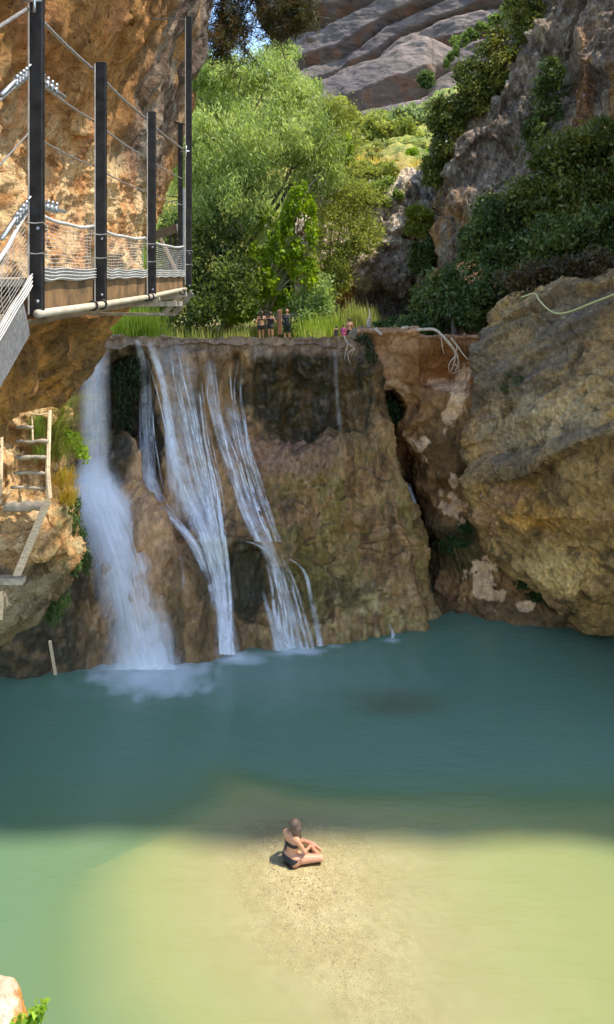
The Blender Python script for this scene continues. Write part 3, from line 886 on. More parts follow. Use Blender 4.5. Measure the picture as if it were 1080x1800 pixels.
def mt_prof(t):
    f, k, hgt = t
    pr = np.where(f < 0.42, np.sin(np.clip(f / 0.42, 0, 1) * np.pi / 2) ** 0.8, 1.0 - 0.15 * (f - 0.42)) * sst(1.0, 0.90, f)
    return pr * np.minimum(hgt, 90) / 45.0, f, k


def mt_d(p, px, py):
    pr, f, k = mt_prof(strata(px, py, p))
    d = pr * 10.0 + fbm(p, 0.02, 4) * 1.8 + fbm(p, 0.14, 4, sx=(.7, .7, 1.3)) * 1.1
    lam = np.sin((py + 0.36 * (px - 540) + 9 * fbm(p, .012, 3, off=3)) / 7.0 * 2 * np.pi)
    return d + 0.25 * lam * sst(-.3, .3, fbm(p, .02, 2, off=7))


def mt_c(p, px, py, n, d):
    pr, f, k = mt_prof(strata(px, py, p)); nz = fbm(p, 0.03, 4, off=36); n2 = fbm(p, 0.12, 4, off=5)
    c = mixm(lin(122, 108, 100), lin(100, 90, 88), sst(-0.3, 0.4, nz))
    c = mixm(c, lin(160, 138, 128), sst(0.5, 0.2, f) * (0.35 + 0.4 * sst(-.2, .3, n2)))  # ledge tops painted lighter to stand for sunlit shelves
    c = mixm(c, lin(176, 116, 76), sst(0.88, 0.97, f) * sst(0.1, 0.4, n2) * 0.7)
    c = mixm(c, lin(84, 78, 76), sst(0.15, 0.5, n2) * 0.5)
    return c


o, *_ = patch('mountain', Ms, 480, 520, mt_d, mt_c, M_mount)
tag(o, kind='structure')

# ------------------------------------------------------------------ ground upstream and the bed of the pool
gx = np.linspace(-45, 45, 120); gyv = np.linspace(29.2, 62, 90)
XX, YY = np.meshgrid(gx, gyv)
p = np.stack([XX.ravel(), YY.ravel(), np.zeros(XX.size)], 1)
zz = np.interp(p[:, 1], [26, 29, 36, 40, 46, 62], [7.6, 8.3, 7.55, 7.25, 7.4, 9.0]) + fbm(p, 0.6, 3) * 0.08 + np.clip(np.abs(p[:, 0] + 2) - 9, 0, 50) * 0.25
p[:, 2] = zz
cc = mixm(mixm(lin(120, 122, 60), lin(150, 140, 84), sst(-.3, .3, fbm(p, .8, 3))), lin(164, 150, 118), sst(.1, .4, fbm(p, .5, 3, off=4)))
o = link('ground', mesh_np(p, grid_quads(90, 120)[:, ::-1], cc), M_ground); tag(o, kind='structure')


def px_of(X, Y, Z=0.0):
    return 540 + F * X / Y, 480 + F * (H - Z) / Y


def bar_depth(X, Y):
    """water depth over the bed (m), raised past the shadow line to tint the shade"""
    # spine of the gravel bar: from mid pool, under the bather, down to the right
    pts = np.array([(-1.9, 16.8, 0.95), (-1.2, 16.0, 0.42), (-0.7, 15.0, 0.09), (-0.2, 14.0, 0.02), (0.05, 13.2, 0.05), (0.5, 12.4, 0.10), (1.1, 11.2, 0.18), (2.2, 9.5, 0.3)])
    best = np.full(X.shape, 99.0); base = np.zeros(X.shape)
    for i in range(len(pts) - 1):
        a, b = pts[i], pts[i + 1]; d = b[:2] - a[:2]
        t = np.clip(((X - a[0]) * d[0] + (Y - a[1]) * d[1]) / (d @ d), 0, 1)
        dx = X - (a[0] + t * d[0]); dy = Y - (a[1] + t * d[1])
        wx = np.where(dx < 0, 1.15, 1.7)
        dist = np.sqrt((dx / wx) ** 2 + (dy / 1.15) ** 2)
        dd = a[2] * (1 - t) + b[2] * t
        m = dist < best; best = np.where(m, dist, best); base = np.where(m, dd, base)
    dep = base + 0.24 * np.clip(best - 0.12, 0, None) ** 1.3
    dep = np.minimum(dep, 1.25 + 0.1 * np.clip(-X - 3, 0, 4)); dep = np.where(X > 0.5, np.minimum(dep, 0.66 + 0.06 * np.clip(X - 3, 0, 9)), dep)
    far = sst(15.0, 17.6, Y); tail = 0.8 * np.exp(-(best / 0.5) ** 2); far = far * (1 - tail) + sst(16.0, 18.8, Y) * tail  # depth starts rising at the shadow line, colouring shaded water teal
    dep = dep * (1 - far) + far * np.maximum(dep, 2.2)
    return np.clip(dep, 0.012, 3.0)


nx, ny = 420, 420
XX, YY = np.meshgrid(np.linspace(-13, 13, nx), np.linspace(3.0, 29, ny))
p = np.stack([XX.ravel(), YY.ravel(), np.zeros(XX.size)], 1)
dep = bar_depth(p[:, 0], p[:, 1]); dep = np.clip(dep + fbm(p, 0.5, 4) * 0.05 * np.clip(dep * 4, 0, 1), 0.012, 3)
p2 = p.copy(); p2[:, 2] = -np.minimum(dep, 0.012 + 0.16 * (1 - np.exp(-2 * dep))) + fbm(p, 9, 2) * 0.004
cc = mixm(mixm(lin(232, 212, 166), lin(220, 198, 150), sst(-.3, .3, fbm(p, 1.4, 4))), lin(200, 174, 126), sst(.1, .5, fbm(p, 6, 3)) * .5)
cc = mixm(cc, lin(150, 96, 72), np.exp(-(((p[:, 0] - 2.25) / 1.0) ** 2 + ((p[:, 1] - 19.5) / 0.6) ** 2)))
M_sand = rock_mat('wet_gravel', fine=40.0, bump=0.015, contrast=0.24, pits=0.6, rough=0.7, spec=0.3)
o = link('riverbed', mesh_np(p2, grid_quads(ny, nx)[:, ::-1], cc), M_sand); tag(o, kind='structure')

# water: clear over the bar, milky green where deep, shade teal painted in past the shadow line, white where the falls land
px, py = px_of(p[:, 0], p[:, 1])
nzw = fbm(p, 0.9, 4, off=3) * 0.5; nzf = fbm(p, 2.2, 4, sx=(1, .6, 1), off=8)
foam = np.zeros(len(p))
for cx, cyy, rx, ry, s in ((270, 1180, 130, 52, 1.0), (255, 1172, 95, 30, 1.0), (415, 1156, 62, 15, 0.85), (525, 1145, 55, 9, 0.8), (690, 1126, 18, 5, 0.6), (590, 1136, 20, 4, .4), (470, 1150, 90, 10, 0.3), (420, 1185, 360, 75, 0.12)):
    e = np.sqrt(((px - cx) / rx) ** 2 + ((py - cyy) / ry) ** 2) + 0.25 * nzf
    foam = np.maximum(foam, s * np.clip(1 - e + 0.07 * fbm(p, 3.0, 2, off=6) * np.clip(e, 0, 1), 0, 1) ** 0.75)
murk = 1 - np.exp(-np.clip(dep - 0.03, 0, None) * 2.6)
slab = np.exp(-((np.abs(p[:, 0] - 2.3) / 1.35) ** 2.5 + (np.abs(p[:, 1] - 19.6) / 0.62) ** 2.5)); murk = murk * (1 - 0.42 * slab)
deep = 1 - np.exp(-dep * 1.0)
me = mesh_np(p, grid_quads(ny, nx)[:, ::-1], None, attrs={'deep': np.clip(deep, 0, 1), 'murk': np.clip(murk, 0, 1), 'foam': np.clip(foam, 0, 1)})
m, nt, out = newmat('pool_water')
am = N(nt, 'ShaderNodeAttribute', attribute_name='murk'); af = N(nt, 'ShaderNodeAttribute', attribute_name='foam')
tc = N(nt, 'ShaderNodeTexCoord'); mp = N(nt, 'ShaderNodeMapping'); mp.inputs['Scale'].default_value = (0.45, 1.3, 1); mp.inputs['Rotation'].default_value = (0, 0, 0.15)
L(nt, tc.outputs['Object'], mp.inputs[0])
n1 = N(nt, 'ShaderNodeTexNoise', Scale=1.6, Detail=5.0, Roughness=0.6); L(nt, mp.outputs[0], n1.inputs['Vector'])
n2 = N(nt, 'ShaderNodeTexNoise', Scale=6.0, Detail=3.0); L(nt, mp.outputs[0], n2.inputs['Vector'])
tr = N(nt, 'ShaderNodeBsdfTransparent'); tr.inputs[0].default_value = (0.97, 0.985, 0.93, 1)
df = N(nt, 'ShaderNodeBsdfDiffuse')
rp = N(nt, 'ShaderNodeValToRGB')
rp.color_ramp.elements[0].color = (0.54, 0.47, 0.22, 1); rp.color_ramp.elements[1].color = (0.125, 0.27, 0.215, 1)  # last stop carries the teal painted into the shaded far water
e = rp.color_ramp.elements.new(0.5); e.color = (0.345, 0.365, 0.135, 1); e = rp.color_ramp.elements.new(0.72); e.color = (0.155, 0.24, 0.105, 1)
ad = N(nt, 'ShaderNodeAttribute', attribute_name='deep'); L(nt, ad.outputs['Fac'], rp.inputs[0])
fx = N(nt, 'ShaderNodeMixRGB'); L(nt, af.outputs['Fac'], fx.inputs[0]); L(nt, rp.outputs[0], fx.inputs[1]); fx.inputs[2].default_value = (0.90, 0.94, 0.97, 1)
L(nt, fx.outputs[0], df.inputs[0])
fac = math_n(nt, 'MAXIMUM', am.outputs['Fac'], af.outputs['Fac'])
tlw = N(nt, 'ShaderNodeBsdfTranslucent'); tlw.inputs[0].default_value = (0.85, 0.95, 0.8, 1); m0 = N(nt, 'ShaderNodeMixShader', Fac=0.28); L(nt, df.outputs[0], m0.inputs[1]); L(nt, tlw.outputs[0], m0.inputs[2])
m1 = N(nt, 'ShaderNodeMixShader'); L(nt, fac, m1.inputs[0]); L(nt, tr.outputs[0], m1.inputs[1]); L(nt, m0.outputs[0], m1.inputs[2])
gl = N(nt, 'ShaderNodeBsdfGlossy', Roughness=0.09)
fr = N(nt, 'ShaderNodeFresnel', IOR=1.33)
h = math_n(nt, 'ADD', n1.outputs['Fac'], math_n(nt, 'MULTIPLY', n2.outputs['Fac'], 0.25))
bp = N(nt, 'ShaderNodeBump', Strength=0.8, Distance=0.09); L(nt, h, bp.inputs['Height'])
L(nt, bp.outputs[0], gl.inputs['Normal']); L(nt, bp.outputs[0], fr.inputs['Normal'])
fq = math_n(nt, 'MULTIPLY', fr.outputs[0], math_n(nt, 'SUBTRACT', 1.0, math_n(nt, 'MULTIPLY', af.outputs['Fac'], 0.8)))
m2 = N(nt, 'ShaderNodeMixShader'); L(nt, fq, m2.inputs[0]); L(nt, m1.outputs[0], m2.inputs[1]); L(nt, gl.outputs[0], m2.inputs[2])
L(nt, m2.outputs[0], out.inputs[0])
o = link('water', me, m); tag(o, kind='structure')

# loose gravel over the bar
rg = np.random.default_rng(90); n = 26000
X = rg.normal(0.25, 1.15, n) + 0.0; Y = rg.uniform(10.4, 16.2, n); X = X + np.interp(Y, [10.4, 13.2, 16.2], [1.2, 0.0, -1.0])
dp = bar_depth(X, Y); ok = (rg.random(n) < np.clip(1.05 - dp / 0.20, 0, 1) ** 1.5) & (((X + 0.22) / 0.42) ** 2 + ((Y - 14.45) / 0.5) ** 2 > 1); X, Y, dp = X[ok], Y[ok], dp[ok]; n = len(X)
r = 0.006 + 0.016 * rg.random(n) ** 4; base = np.array([(1, 0, 0), (0, 1, 0), (-1, 0, 0), (0, -1, 0), (0, 0, .7), (0, 0, -.7)])
th_ = rg.uniform(0, 6.28, n); cs, sn = np.cos(th_), np.sin(th_)
vx = base[None, :, 0] * cs[:, None] - base[None, :, 1] * sn[:, None] * 0.7; vy = base[None, :, 0] * sn[:, None] + base[None, :, 1] * cs[:, None] * 0.7
zb = -np.minimum(dp, 0.012 + 0.16 * (1 - np.exp(-2 * dp))) + r * 0.25
V = np.stack([X[:, None] + vx * r[:, None], Y[:, None] + vy * r[:, None], zb[:, None] + base[None, :, 2] * r[:, None]], -1).reshape(-1, 3)
tri = np.array([(0, 1, 4), (1, 2, 4), (2, 3, 4), (3, 0, 4), (1, 0, 5), (2, 1, 5), (3, 2, 5), (0, 3, 5)])
Q = (np.arange(n)[:, None, None] * 6 + tri[None]).reshape(-1, 3)
pc = np.array([lin(214, 192, 150), lin(176, 154, 118), lin(232, 216, 184), lin(166, 148, 116)])[rg.integers(0, 4, n)]
M_peb = simple_mat('pebble', (0.5, 0.42, 0.3)); b_ = M_peb.node_tree.nodes.get('Principled BSDF'); at_ = N(M_peb.node_tree, 'ShaderNodeAttribute', attribute_name='Col')
L(M_peb.node_tree, at_.outputs['Color'], b_.inputs['Base Color'])
o = link('gravel', mesh_np(V, Q, np.repeat(pc, 6, 0)), M_peb); tag(o, kind='stuff')

# ------------------------------------------------------------------ walkway bolted to the orange cliff
M_post = simple_mat('dark_steel', (0.035, 0.032, 0.030), rough=0.45, metal=0.5, nscale=14, contrast=0.5, bump=0.002)
M_edge = simple_mat('worn_steel', (0.62, 0.56, 0.46), rough=0.5, nscale=20, contrast=0.3)
M_galv = simple_mat('galvanised', (0.55, 0.56, 0.56), rough=0.38, metal=0.75, nscale=60, contrast=0.35)
M_rope = simple_mat('wire_rope', (0.42, 0.40, 0.37), rough=0.45, metal=0.6, nscale=120, contrast=0.6, stretch=(1, 1, 1))
M_net = simple_mat('net_cord', (0.48, 0.46, 0.42), rough=0.8, nscale=40, contrast=0.2)
M_beam = simple_mat('rusty_beam', (0.22, 0.125, 0.05), rough=0.7, nscale=7, contrast=0.5, bump=0.002, col2=(0.075, 0.05, 0.026))
M_pipe = simple_mat('cream_pipe', (0.52, 0.44, 0.31), rough=0.5, nscale=10, contrast=0.25)
M_plank = simple_mat('weathered_plank', (0.40, 0.33, 0.24), rough=0.8, nscale=8, contrast=0.4, stretch=(1, 6, 1))
M_plate = simple_mat('grey_plate', (0.20, 0.20, 0.19), rough=0.6, nscale=20)
M_wood = simple_mat('sunbleached_wood', (0.70, 0.52, 0.32), rough=0.85, nscale=10, contrast=0.35, stretch=(1, 1, 5), bump=0.004)
M_driftwood = simple_mat('driftwood', (0.55, 0.42, 0.29), rough=0.85, nscale=14, contrast=0.35, bump=0.004)

XW, ZD = -1.15, H - 0.02
wk = empty('walkway', (XW - 0.4, 5.3, H - 0.3), 'steel walkway with dark posts, cables and white netting bolted to the orange cliff', 'walkway')
PY = [3.28, 4.25, 5.62, 7.35]
TOP = [1.19, 1.165, 1.18, 2.45]
POSTX = [XW - 0.002, XW + 0.012, XW + 0.016, XW + 0.02]


def post(y, top, bot, x):
    mb = MB()
    W_, T_ = 0.055, 0.036       # box section seen on its broad face
    mb.box((x, y, (top + bot) / 2), (W_, T_, top - bot))
    o = mb.build('post', M_post, wk, bevel=0.004)
    e = MB(); e.box((x - W_ / 2 - 0.003, y - 0.010, (top + bot) / 2), (0.006, 0.018, top - bot - 0.02)); e.build('edge_strip', M_edge, o)
    for zz in (H + 0.19, H - 0.12):
        b = MB(); b.ball((x + 0.008, y - T_ / 2 - 0.002, zz), (0.008, 0.004, 0.008), 8, 4)
        b.build('bolt', M_galv, o)
    for zz in (H + 0.215, H + 0.085):                            # wire ties that hold the net
        pts = [(x - W_ / 2 - 0.012, y - 0.026, zz), (x, y - T_ / 2 - 0.006, zz - 0.004), (x + W_ / 2 + 0.006, y - 0.024, zz), (x + W_ / 2 + 0.012, y + 0.01, zz - 0.02)]
        t = MB(); t.tube(pts, 0.0028, 5); t.build('wire_tie', M_galv, o)
    return o


for y, tp, x in zip(PY, TOP, POSTX):
    post(y, H + tp, H - 0.185 if y < 7 else H - 0.125, x)
# posts of the run that turns in behind the cliff
for (x, y, tp) in ((-1.45, 8.8, 1.72), (-1.53, 8.95, 0.62), (-1.62, 9.1, 0.5)):
    mb = MB(); mb.box((x, y, H + tp / 2 - 0.05), (0.055 if tp > 1 else 0.03, 0.03, tp + 0.1)); mb.build('post', M_post, wk, bevel=0.003)
mb = MB(); mb.box((-1.40, 8.85, H + 0.45), (0.10, 0.03, 1.05)); mb.build('side_plate', M_galv, wk)
mb = MB(); mb.bar((-1.52, 8.8, H + 1.73), (-1.40, 8.8, H + 1.70), 0.02, 0.02); mb.build('end_rod', M_post, wk)
mb = MB(); mb.bar((-1.95, 9.3, H + 0.42), (-1.5, 8.9, H + 0.52), 0.03, 0.10); mb.build('side_plate', M_plate, wk)
mb = MB(); mb.bar((-1.43, 7.5, H + 0.34), (-1.27, 7.45, H + 0.03), 0.014, 0.03); mb.build('strut', M_galv, wk)
mb = MB(); mb.bar((XW - 0.42, 7.42, H + 2.46), (XW + 0.02, 7.35, H + 2.43), 0.012, 0.012); mb.build('end_rod', M_rope, wk)


def rope(name, pts, r, mat, n=6):
    mb = MB(); mb.tube(pts, r, n); return mb.build(name, mat, wk, smooth=True)


def run(h, r, name='cable', dx=0.036):
    """a cable threaded along the posts and down beside the steps towards the viewer"""
    pts = [(XW - dx, PY[3], H + h + 0.05), (XW - dx, PY[2], H + h), (XW - dx, PY[1], H + h - 0.005), (XW - dx, PY[0], H + h)]
    out = []
    for a, b in zip(pts[:-1], pts[1:]):
        a, b = np.array(a), np.array(b)
        for t in np.linspace(0, 1, 5)[:-1]:
            q = a * (1 - t) + b * t; q[2] -= 0.012 * math.sin(math.pi * t); out.append(q)
    out.append(np.array(pts[-1]))
    rope(name, out, r, M_rope)
    a = np.array((XW - dx, PY[0], H + h)); b = np.array((XW - dx, 2.3, H + h - 0.56 * (PY[0] - 2.3)))
    rope(name, [a, (a + b) / 2 - np.array((0, 0, 0.01)), b], r, M_rope)


run(1.135, 0.0085, 'handrail_cable'); run(0.85, 0.006); run(0.60, 0.0045)
# turnbuckles and clamps on the near post
for (h, s) in ((0.86, -1), (0.86, 1), (0.30, -1), (0.30, 1)):
    y0, sl = PY[0], (0.56 if s < 0 else 0.0)
    mb = MB()
    for k in range(4):
        yy = y0 + s * ((0.05 if s < 0 else 0.16) + (0.035 if s < 0 else 0.06) * k); zz = H + h - sl * abs(yy - y0)
        mb.tube([(XW - 0.036, yy, zz - 0.02), (XW - 0.036, yy + 0.004, zz + 0.022)], 0.012, 6)
        mb.ball((XW - 0.030, yy, zz + 0.026), 0.010, 6, 4)
    a = [(XW - 0.036 + 0.012 * math.cos(t), y0 + s * (0.018 + 0.02 * math.sin(t)), H + h + 0.024 * math.cos(t)) for t in np.linspace(0, 2 * math.pi, 9)]
    mb.tube(a, 0.006, 5, cap=False)
    mb.tube([(XW - 0.036, y0 + s * 0.03, H + h), (XW - 0.036, y0 + s * (0.30 if s < 0 else .48), H + h - sl * 0.30)], 0.010, 6)
    mb.build('turnbuckle', M_galv, wk, smooth=True)
# hooks that hold the top cable
for y, h in ((PY[0] - 0.01, 1.15), (PY[3] - 0.01, 1.16)):
    mb = MB(); mb.tube([(XW + 0.0, y - 0.03, H + h - 0.05 + 0.1 * t) for t in np.linspace(0, 1, 4)], 0.007, 5); mb.tube([(XW - 0.05, y - 0.025, H + h), (XW + 0.03, y - 0.03, H + h)], 0.007, 5)
    mb.build('cable_clip', M_galv, wk, smooth=True)


def net(ya, yb, za, zb, ha, hb, x, gather=True):
    """hand-tied net panel between two posts: cords along and across, top rope, gathered foot"""
    mb = MB(); L_ = abs(yb - ya); ncol = max(6, int(L_ / 0.062)); nrow = 14
    rr = np.random.default_rng(int(ya * 100))
    sag = 0.020
    def pt(u, v):
        y = ya + (yb - ya) * u; z0 = za + (zb - za) * u; h = ha + (hb - ha) * u - sag * 4 * u * (1 - u)
        return np.array((x + 0.006 * math.sin(9 * u + 5 * v), y, z0 + 0.035 + (h - 0.035) * v + 0.004 * math.sin(13 * u + 7 * v)))
    for i in range(nrow):
        v = i / (nrow - 1)
        mb.tube([pt(u, v) for u in np.linspace(0.01, 0.99, 9)], 0.0012, 3, cap=False)
    for j in range(ncol + 1):
        u = 0.01 + 0.98 * j / ncol
        mb.tube([pt(np.clip(u + 0.005 * math.sin(v * 12 + j), 0, 1), v) for v in np.linspace(0, 1, 5)], 0.0007, 3, cap=False)
    mb.build('net_panel', M_net, wk)
    rope('net_rope', [pt(u, 1.0) for u in np.linspace(0, 1, 9)], 0.0095, M_net)
    if gather:
        g = MB()
        ph = rr.uniform(0, 6)
        for k in range(11):
            ph += rr.uniform(-.5, .5); a = rr.uniform(0.002, 0.0045)
            g.tube([(x + 0.020 + 0.007 * math.sin(k * 2.1), ya + (yb - ya) * u, za + (zb - za) * u + 0.0052 * k - 0.012 + a * math.sin(19 * u * L_ + ph + 2 * math.sin(5 * u))) for u in np.linspace(0.01, 0.99, 26)], 0.0036, 5)
        g.build('gathered_net', M_net, wk, smooth=True)


zt = ZD
for a, b, ha, hb in ((PY[0], PY[1], 0.285, 0.275), (PY[1], PY[2], 0.275, 0.275), (PY[2], PY[3], 0.27, 0.27)):
    net(a + 0.03, b - 0.02, zt, zt, ha, hb, XW - 0.035)
net(PY[0] - 0.03, 2.35, zt - 0.02, zt - 0.02 - 0.56 * 0.93, 0.29, 0.29, XW - 0.035)
# deck, fascia channel, pipe, support
mb = MB()
for y in np.arange(3.3, 7.5, 0.145):
    mb.box((XW - 0.46, y + 0.07, ZD - 0.022), (0.80, 0.136, 0.03))
mb.build('deck', M_plank, wk)
mb = MB()
mb.box((XW - 0.036, 5.36, ZD - 0.075), (0.010, 4.10, 0.150)); mb.box((XW - 0.062, 5.36, ZD - 0.004), (0.05, 4.10, 0.008)); mb.box((XW - 0.062, 5.36, ZD - 0.146), (0.05, 4.10, 0.008))
mb.build('fascia_beam', M_beam, wk)
mb = MB(); mb.box((XW - 0.82, 5.36, ZD - 0.11), (0.05, 4.1, 0.14)); mb.build('inner_beam', M_beam, wk)
for y in (3.4, 4.3, 5.6, 7.2):
    mb = MB(); mb.bar((XW - 0.05, y, ZD - 0.12), (XW - 1.2, y, ZD - 0.12), 0.06, 0.08); mb.build('cross_beam', M_beam, wk)
mb = MB(); mb.tube([(XW + 0.012, 3.24, H - 0.172), (XW + 0.03, 4.15, H - 0.172), (XW + 0.03, 5.5, H - 0.168), (XW + 0.025, 6.6, H - 0.152), (XW + 0.01, 7.2, H - 0.150)], 0.018, 12)
pipe = mb.build('pipe', M_pipe, wk, smooth=True)
for y in (4.02, 4.2, 5.35, 5.5, 6.9):
    mb = MB(); mb.tube([(XW + 0.03 + 0.024 * math.cos(t), y, H - 0.17 + 0.024 * math.sin(t)) for t in np.linspace(0, 2 * math.pi, 10)], 0.006, 4, cap=False); mb.build('pipe_clamp', M_post, pipe)
mb = MB()
for y in (6.1, 7.45):
    mb.bar((XW - 0.02, y, H - 0.20), (XW - 1.1, y, H - 0.40), 0.05, 0.05)
mb.bar((XW - 0.05, 7.5, H - 0.19), (XW - 0.25, 7.5, H - 0.40), 0.012, 0.05); mb.bar((XW + 0.02, 7.55, H - 0.19), (XW - 0.16, 7.6, H - 0.40), 0.012, 0.05)
mb.bar((XW - 0.25, 7.5, H - 0.40), (XW - 1.3, 6.9, H - 0.37), 0.06, 0.02); mb.bar((XW - 0.08, 7.55, H - 0.30), (XW - 1.2, 6.4, H - 0.27), 0.02, 0.05)
mb.bar((XW - 0.16, 7.6, H - 0.41), (XW - 1.0, 7.7, H - 0.41), 0.03, 0.03)
mb.build('support_bracket', M_plank, wk)
# stringer and treads of the steps coming down towards the viewer
mb = MB(); mb.bar((XW - 0.03, 3.22, ZD - 0.165), (XW - 0.03, 2.2, ZD - 0.165 - 0.57), 0.010, 0.17); mb.build('stringer', M_galv, wk)
for k in range(4):
    mb = MB(); mb.box((XW - 0.46, 3.0 - 0.25 * k, ZD - 0.16 - 0.14 * k), (0.80, 0.24, 0.025)); mb.build('tread', M_plank, wk)

# ------------------------------------------------------------------ wooden ladder on the rock bank
ld = empty('ladder', P(50, 900, 12.2), 'old wooden ladder with thick worn rungs set into the sunlit rock bank', 'ladder')
YL = 12.05
mb = MB(); mb.tube([P(88, 722, 12.5), P(86, 780, 12.2), P(84, 830, 12.05), P(87, 876, 12.0)], [0.03, 0.033, 0.04, 0.045], 7); mb.build('rail', M_wood, ld)
mb = MB(); mb.tube([P(2, 765, 12.4), P(1, 830, 12.2), P(0, 885, 12.1)], 0.04, 7); mb.build('rail', M_wood, ld)
rr = np.random.default_rng(5)
for (py_, x0, x1) in ((751, 29, 58), (776, 29, 84), (804, 29, 82), (831, 25, 80), (857, 20, 80)):
    mb = MB()
    xs = np.linspace(x0, x1, 7)
    mb.tube([P(x, py_ + rr.uniform(-1.2, 1.2), YL + 0.02 * rr.standard_normal()) for x in xs], [0.028 + 0.006 * rr.standard_normal() for _ in xs], 7)
    mb.build('rung', M_plank, ld, smooth=True)
mb = MB(); xs = np.linspace(8, 84, 10); mb.tube([P(x, 891 + rr.uniform(-2, 2), 11.95) for x in xs], [0.075 + 0.01 * rr.standard_normal() for _ in xs], 8); mb.build('log_step', M_plank, ld, smooth=True)
mb = MB(); mb.tube([P(56, 728, 12.5), P(72, 729, 12.4), P(86, 727, 12.4)], 0.014, 5); mb.tube([P(57, 728, 12.5), P(58, 776, 12.3)], 0.014, 5); mb.build('brace_wire', M_wood, ld)

mb = MB(); mb.bar(P(84, 880, 11.75), P(29, 1014, 11.35), 0.11, 0.045, up=(0, -1, 0.3))
tag(mb.build('plank', M_wood, bevel=0.006), 'long pale plank leaning diagonally against the rock bank under the ladder', 'plank')
mb = MB(); mb.bar(P(-60, 1018, 11.3), P(43, 1020, 11.3), 0.16, 0.09)
tag(mb.build('beam', M_plank, bevel=0.008), 'short horizontal timber beam at the left edge under the leaning plank', 'beam')
mb = MB(); mb.tube([P(2, 1038, 11.4), P(3, 1065, 11.4), P(1, 1088, 11.4)], 0.035, 6)
for k in range(7):
    a = np.array(P(8, 1040, 11.4)); mb.tube([a, a + np.array((rr.uniform(-.02, .06), 0, -.1)), a + np.array((rr.uniform(-.08, .18), 0, rr.uniform(-.35, -.18)))], 0.005, 4)
tag(mb.build('broken_post', M_wood), 'broken stub of pale wood with frayed roots hanging below the timber beam', 'stick')
mb = MB(); mb.bar(P(88, 1127, 19.6), P(98, 1186, 20.2), 0.07, 0.05, up=(0, -1, 0))
tag(mb.build('stake', M_wood, bevel=0.005), 'thin pale wooden stake leaning at the water edge on the left', 'stake')

# ------------------------------------------------------------------ driftwood, stones, stump and hose on the right
dw = MB()
def dpath(pts, Y, r):
    P3 = [np.array(P(x, y, Y + dy)) for x, y, dy in pts]
    P3 = crom(np.array(P3), len(P3) * 4, 0)
    dw.tube(P3, np.linspace(r[0], r[1], len(P3)), 6)
dpath([(733, 580, 0), (762, 579, -.1), (776, 588, -.3), (790, 605, -.45), (803, 622, -.4), (806, 640, -.3), (800, 652, -.2)], 26.6, (0.06, 0.03))
dpath([(776, 588, -.3), (786, 598, -.5), (800, 618, -.55), (798, 640, -.4), (792, 655, -.2)], 26.6, (0.045, 0.02))
dpath([(793, 594, -.4), (804, 608, -.5), (814, 622, -.5), (824, 633, -.5)], 26.6, (0.04, 0.02))
dpath([(804, 608, -.5), (802, 622, -.5), (806, 634, -.4)], 26.6, (0.03, 0.015))
dpath([(803, 622, -.4), (790, 640, -.4), (790, 656, -.2)], 26.6, (0.025, 0.012))
dpath([(800, 640, -.4), (808, 650, -.4), (795, 657, -.3)], 26.6, (0.02, 0.01))
dpath([(776, 592, -.3), (778, 610, -.3), (781, 622, -.3)], 26.6, (0.02, 0.01))
tag(dw.build('driftwood', M_driftwood, smooth=True), 'bare forked driftwood branch hanging over the wall top beside the boulder', 'branch')
dw = MB()
dpath([(605, 590, -.4), (612, 604, -.7), (624, 612, -.8), (620, 620, -.8)], 26.6, (0.025, 0.012)); dpath([(612, 604, -.7), (608, 620, -.8), (606, 632, -.8)], 26.6, (0.02, 0.01)); dpath([(624, 612, -.8), (612, 622, -.8), (616, 640, -.8)], 26.6, (0.02, 0.01))
tag(dw.build('hanging_roots', M_driftwood, smooth=True), 'thin pale roots hanging over the weir lip below the wading group', 'roots')


def stone(px, py, Y, r, label, c=(0.45, 0.38, 0.28), seed=0):
    a = []
    for t in np.linspace(0, math.pi, 9):
        a.append([(r[0] * math.sin(t) * math.cos(u), r[1] * math.sin(t) * math.sin(u), r[2] * math.cos(t)) for u in np.linspace(0, 2 * math.pi, 13)])
    a = np.array(a) + np.array(P(px, py, Y))
    o, *_ = patch('stone', a, 28, 20, lambda p, x, y: fbm(p, 5, 3, off=seed) * 0.05, lambda p, x, y, n, d: np.tile(np.array(c), (len(p), 1)) * (1 + 0.3 * fbm(p, 6, 3)[:, None]), M_tufa)
    tag(o, label, 'stone')


stone(713, 577, 27.1, (0.16, 0.13, 0.09), 'small pale stone lying on top of the brown wall beside the driftwood', seed=3)
mb = MB(); mb.bar(P(660, 578, 27.0), P(671, 588, 26.7), 0.09, 0.07); mb.bar(P(648, 580, 27.2), P(664, 577, 27.2), 0.10, 0.06)
tag(mb.build('broken_timber', M_driftwood, bevel=0.01), 'broken bit of timber on the left end of the brown wall top', 'timber')
mb = MB(); a = np.array(P(649, 580, 28.5)); mb.tube([a + np.array((0, 0, z)) for z in np.linspace(-.4, .42, 7)], [.10, .10, .095, .09, .10, .09, .085], 9)
st = mb.build('wooden_post', M_plank, smooth=True); tag(st, 'short weathered wooden post standing behind the weir beside the bright reeds', 'post')
mb = MB(); mb.tube([a + np.array((0.02, 0, .40)), a + np.array((0.04, 0, .62)), a + np.array((0.0, 0, .80))], [.05, .04, .015], 6); mb.build('splinter', M_wood, st)
M_hose = simple_mat('yellow_hose', (0.55, 0.50, 0.20), rough=0.6, nscale=20, contrast=0.2)
mb = MB(); pts = [P(916, 523, 24.6), P(940, 516, 24.2), P(948, 527, 23.9), P(962, 542, 23.4), P(980, 551, 22.8), P(1005, 547, 22.3), P(1040, 533, 21.6), P(1100, 510, 20.7)]
mb.tube(crom(np.array(pts), 40, 0), 0.028, 6)
tag(mb.build('hose', M_hose, smooth=True), 'yellowish hose draped in a sagging curve over the top of the boulder', 'hose')
mb = MB()
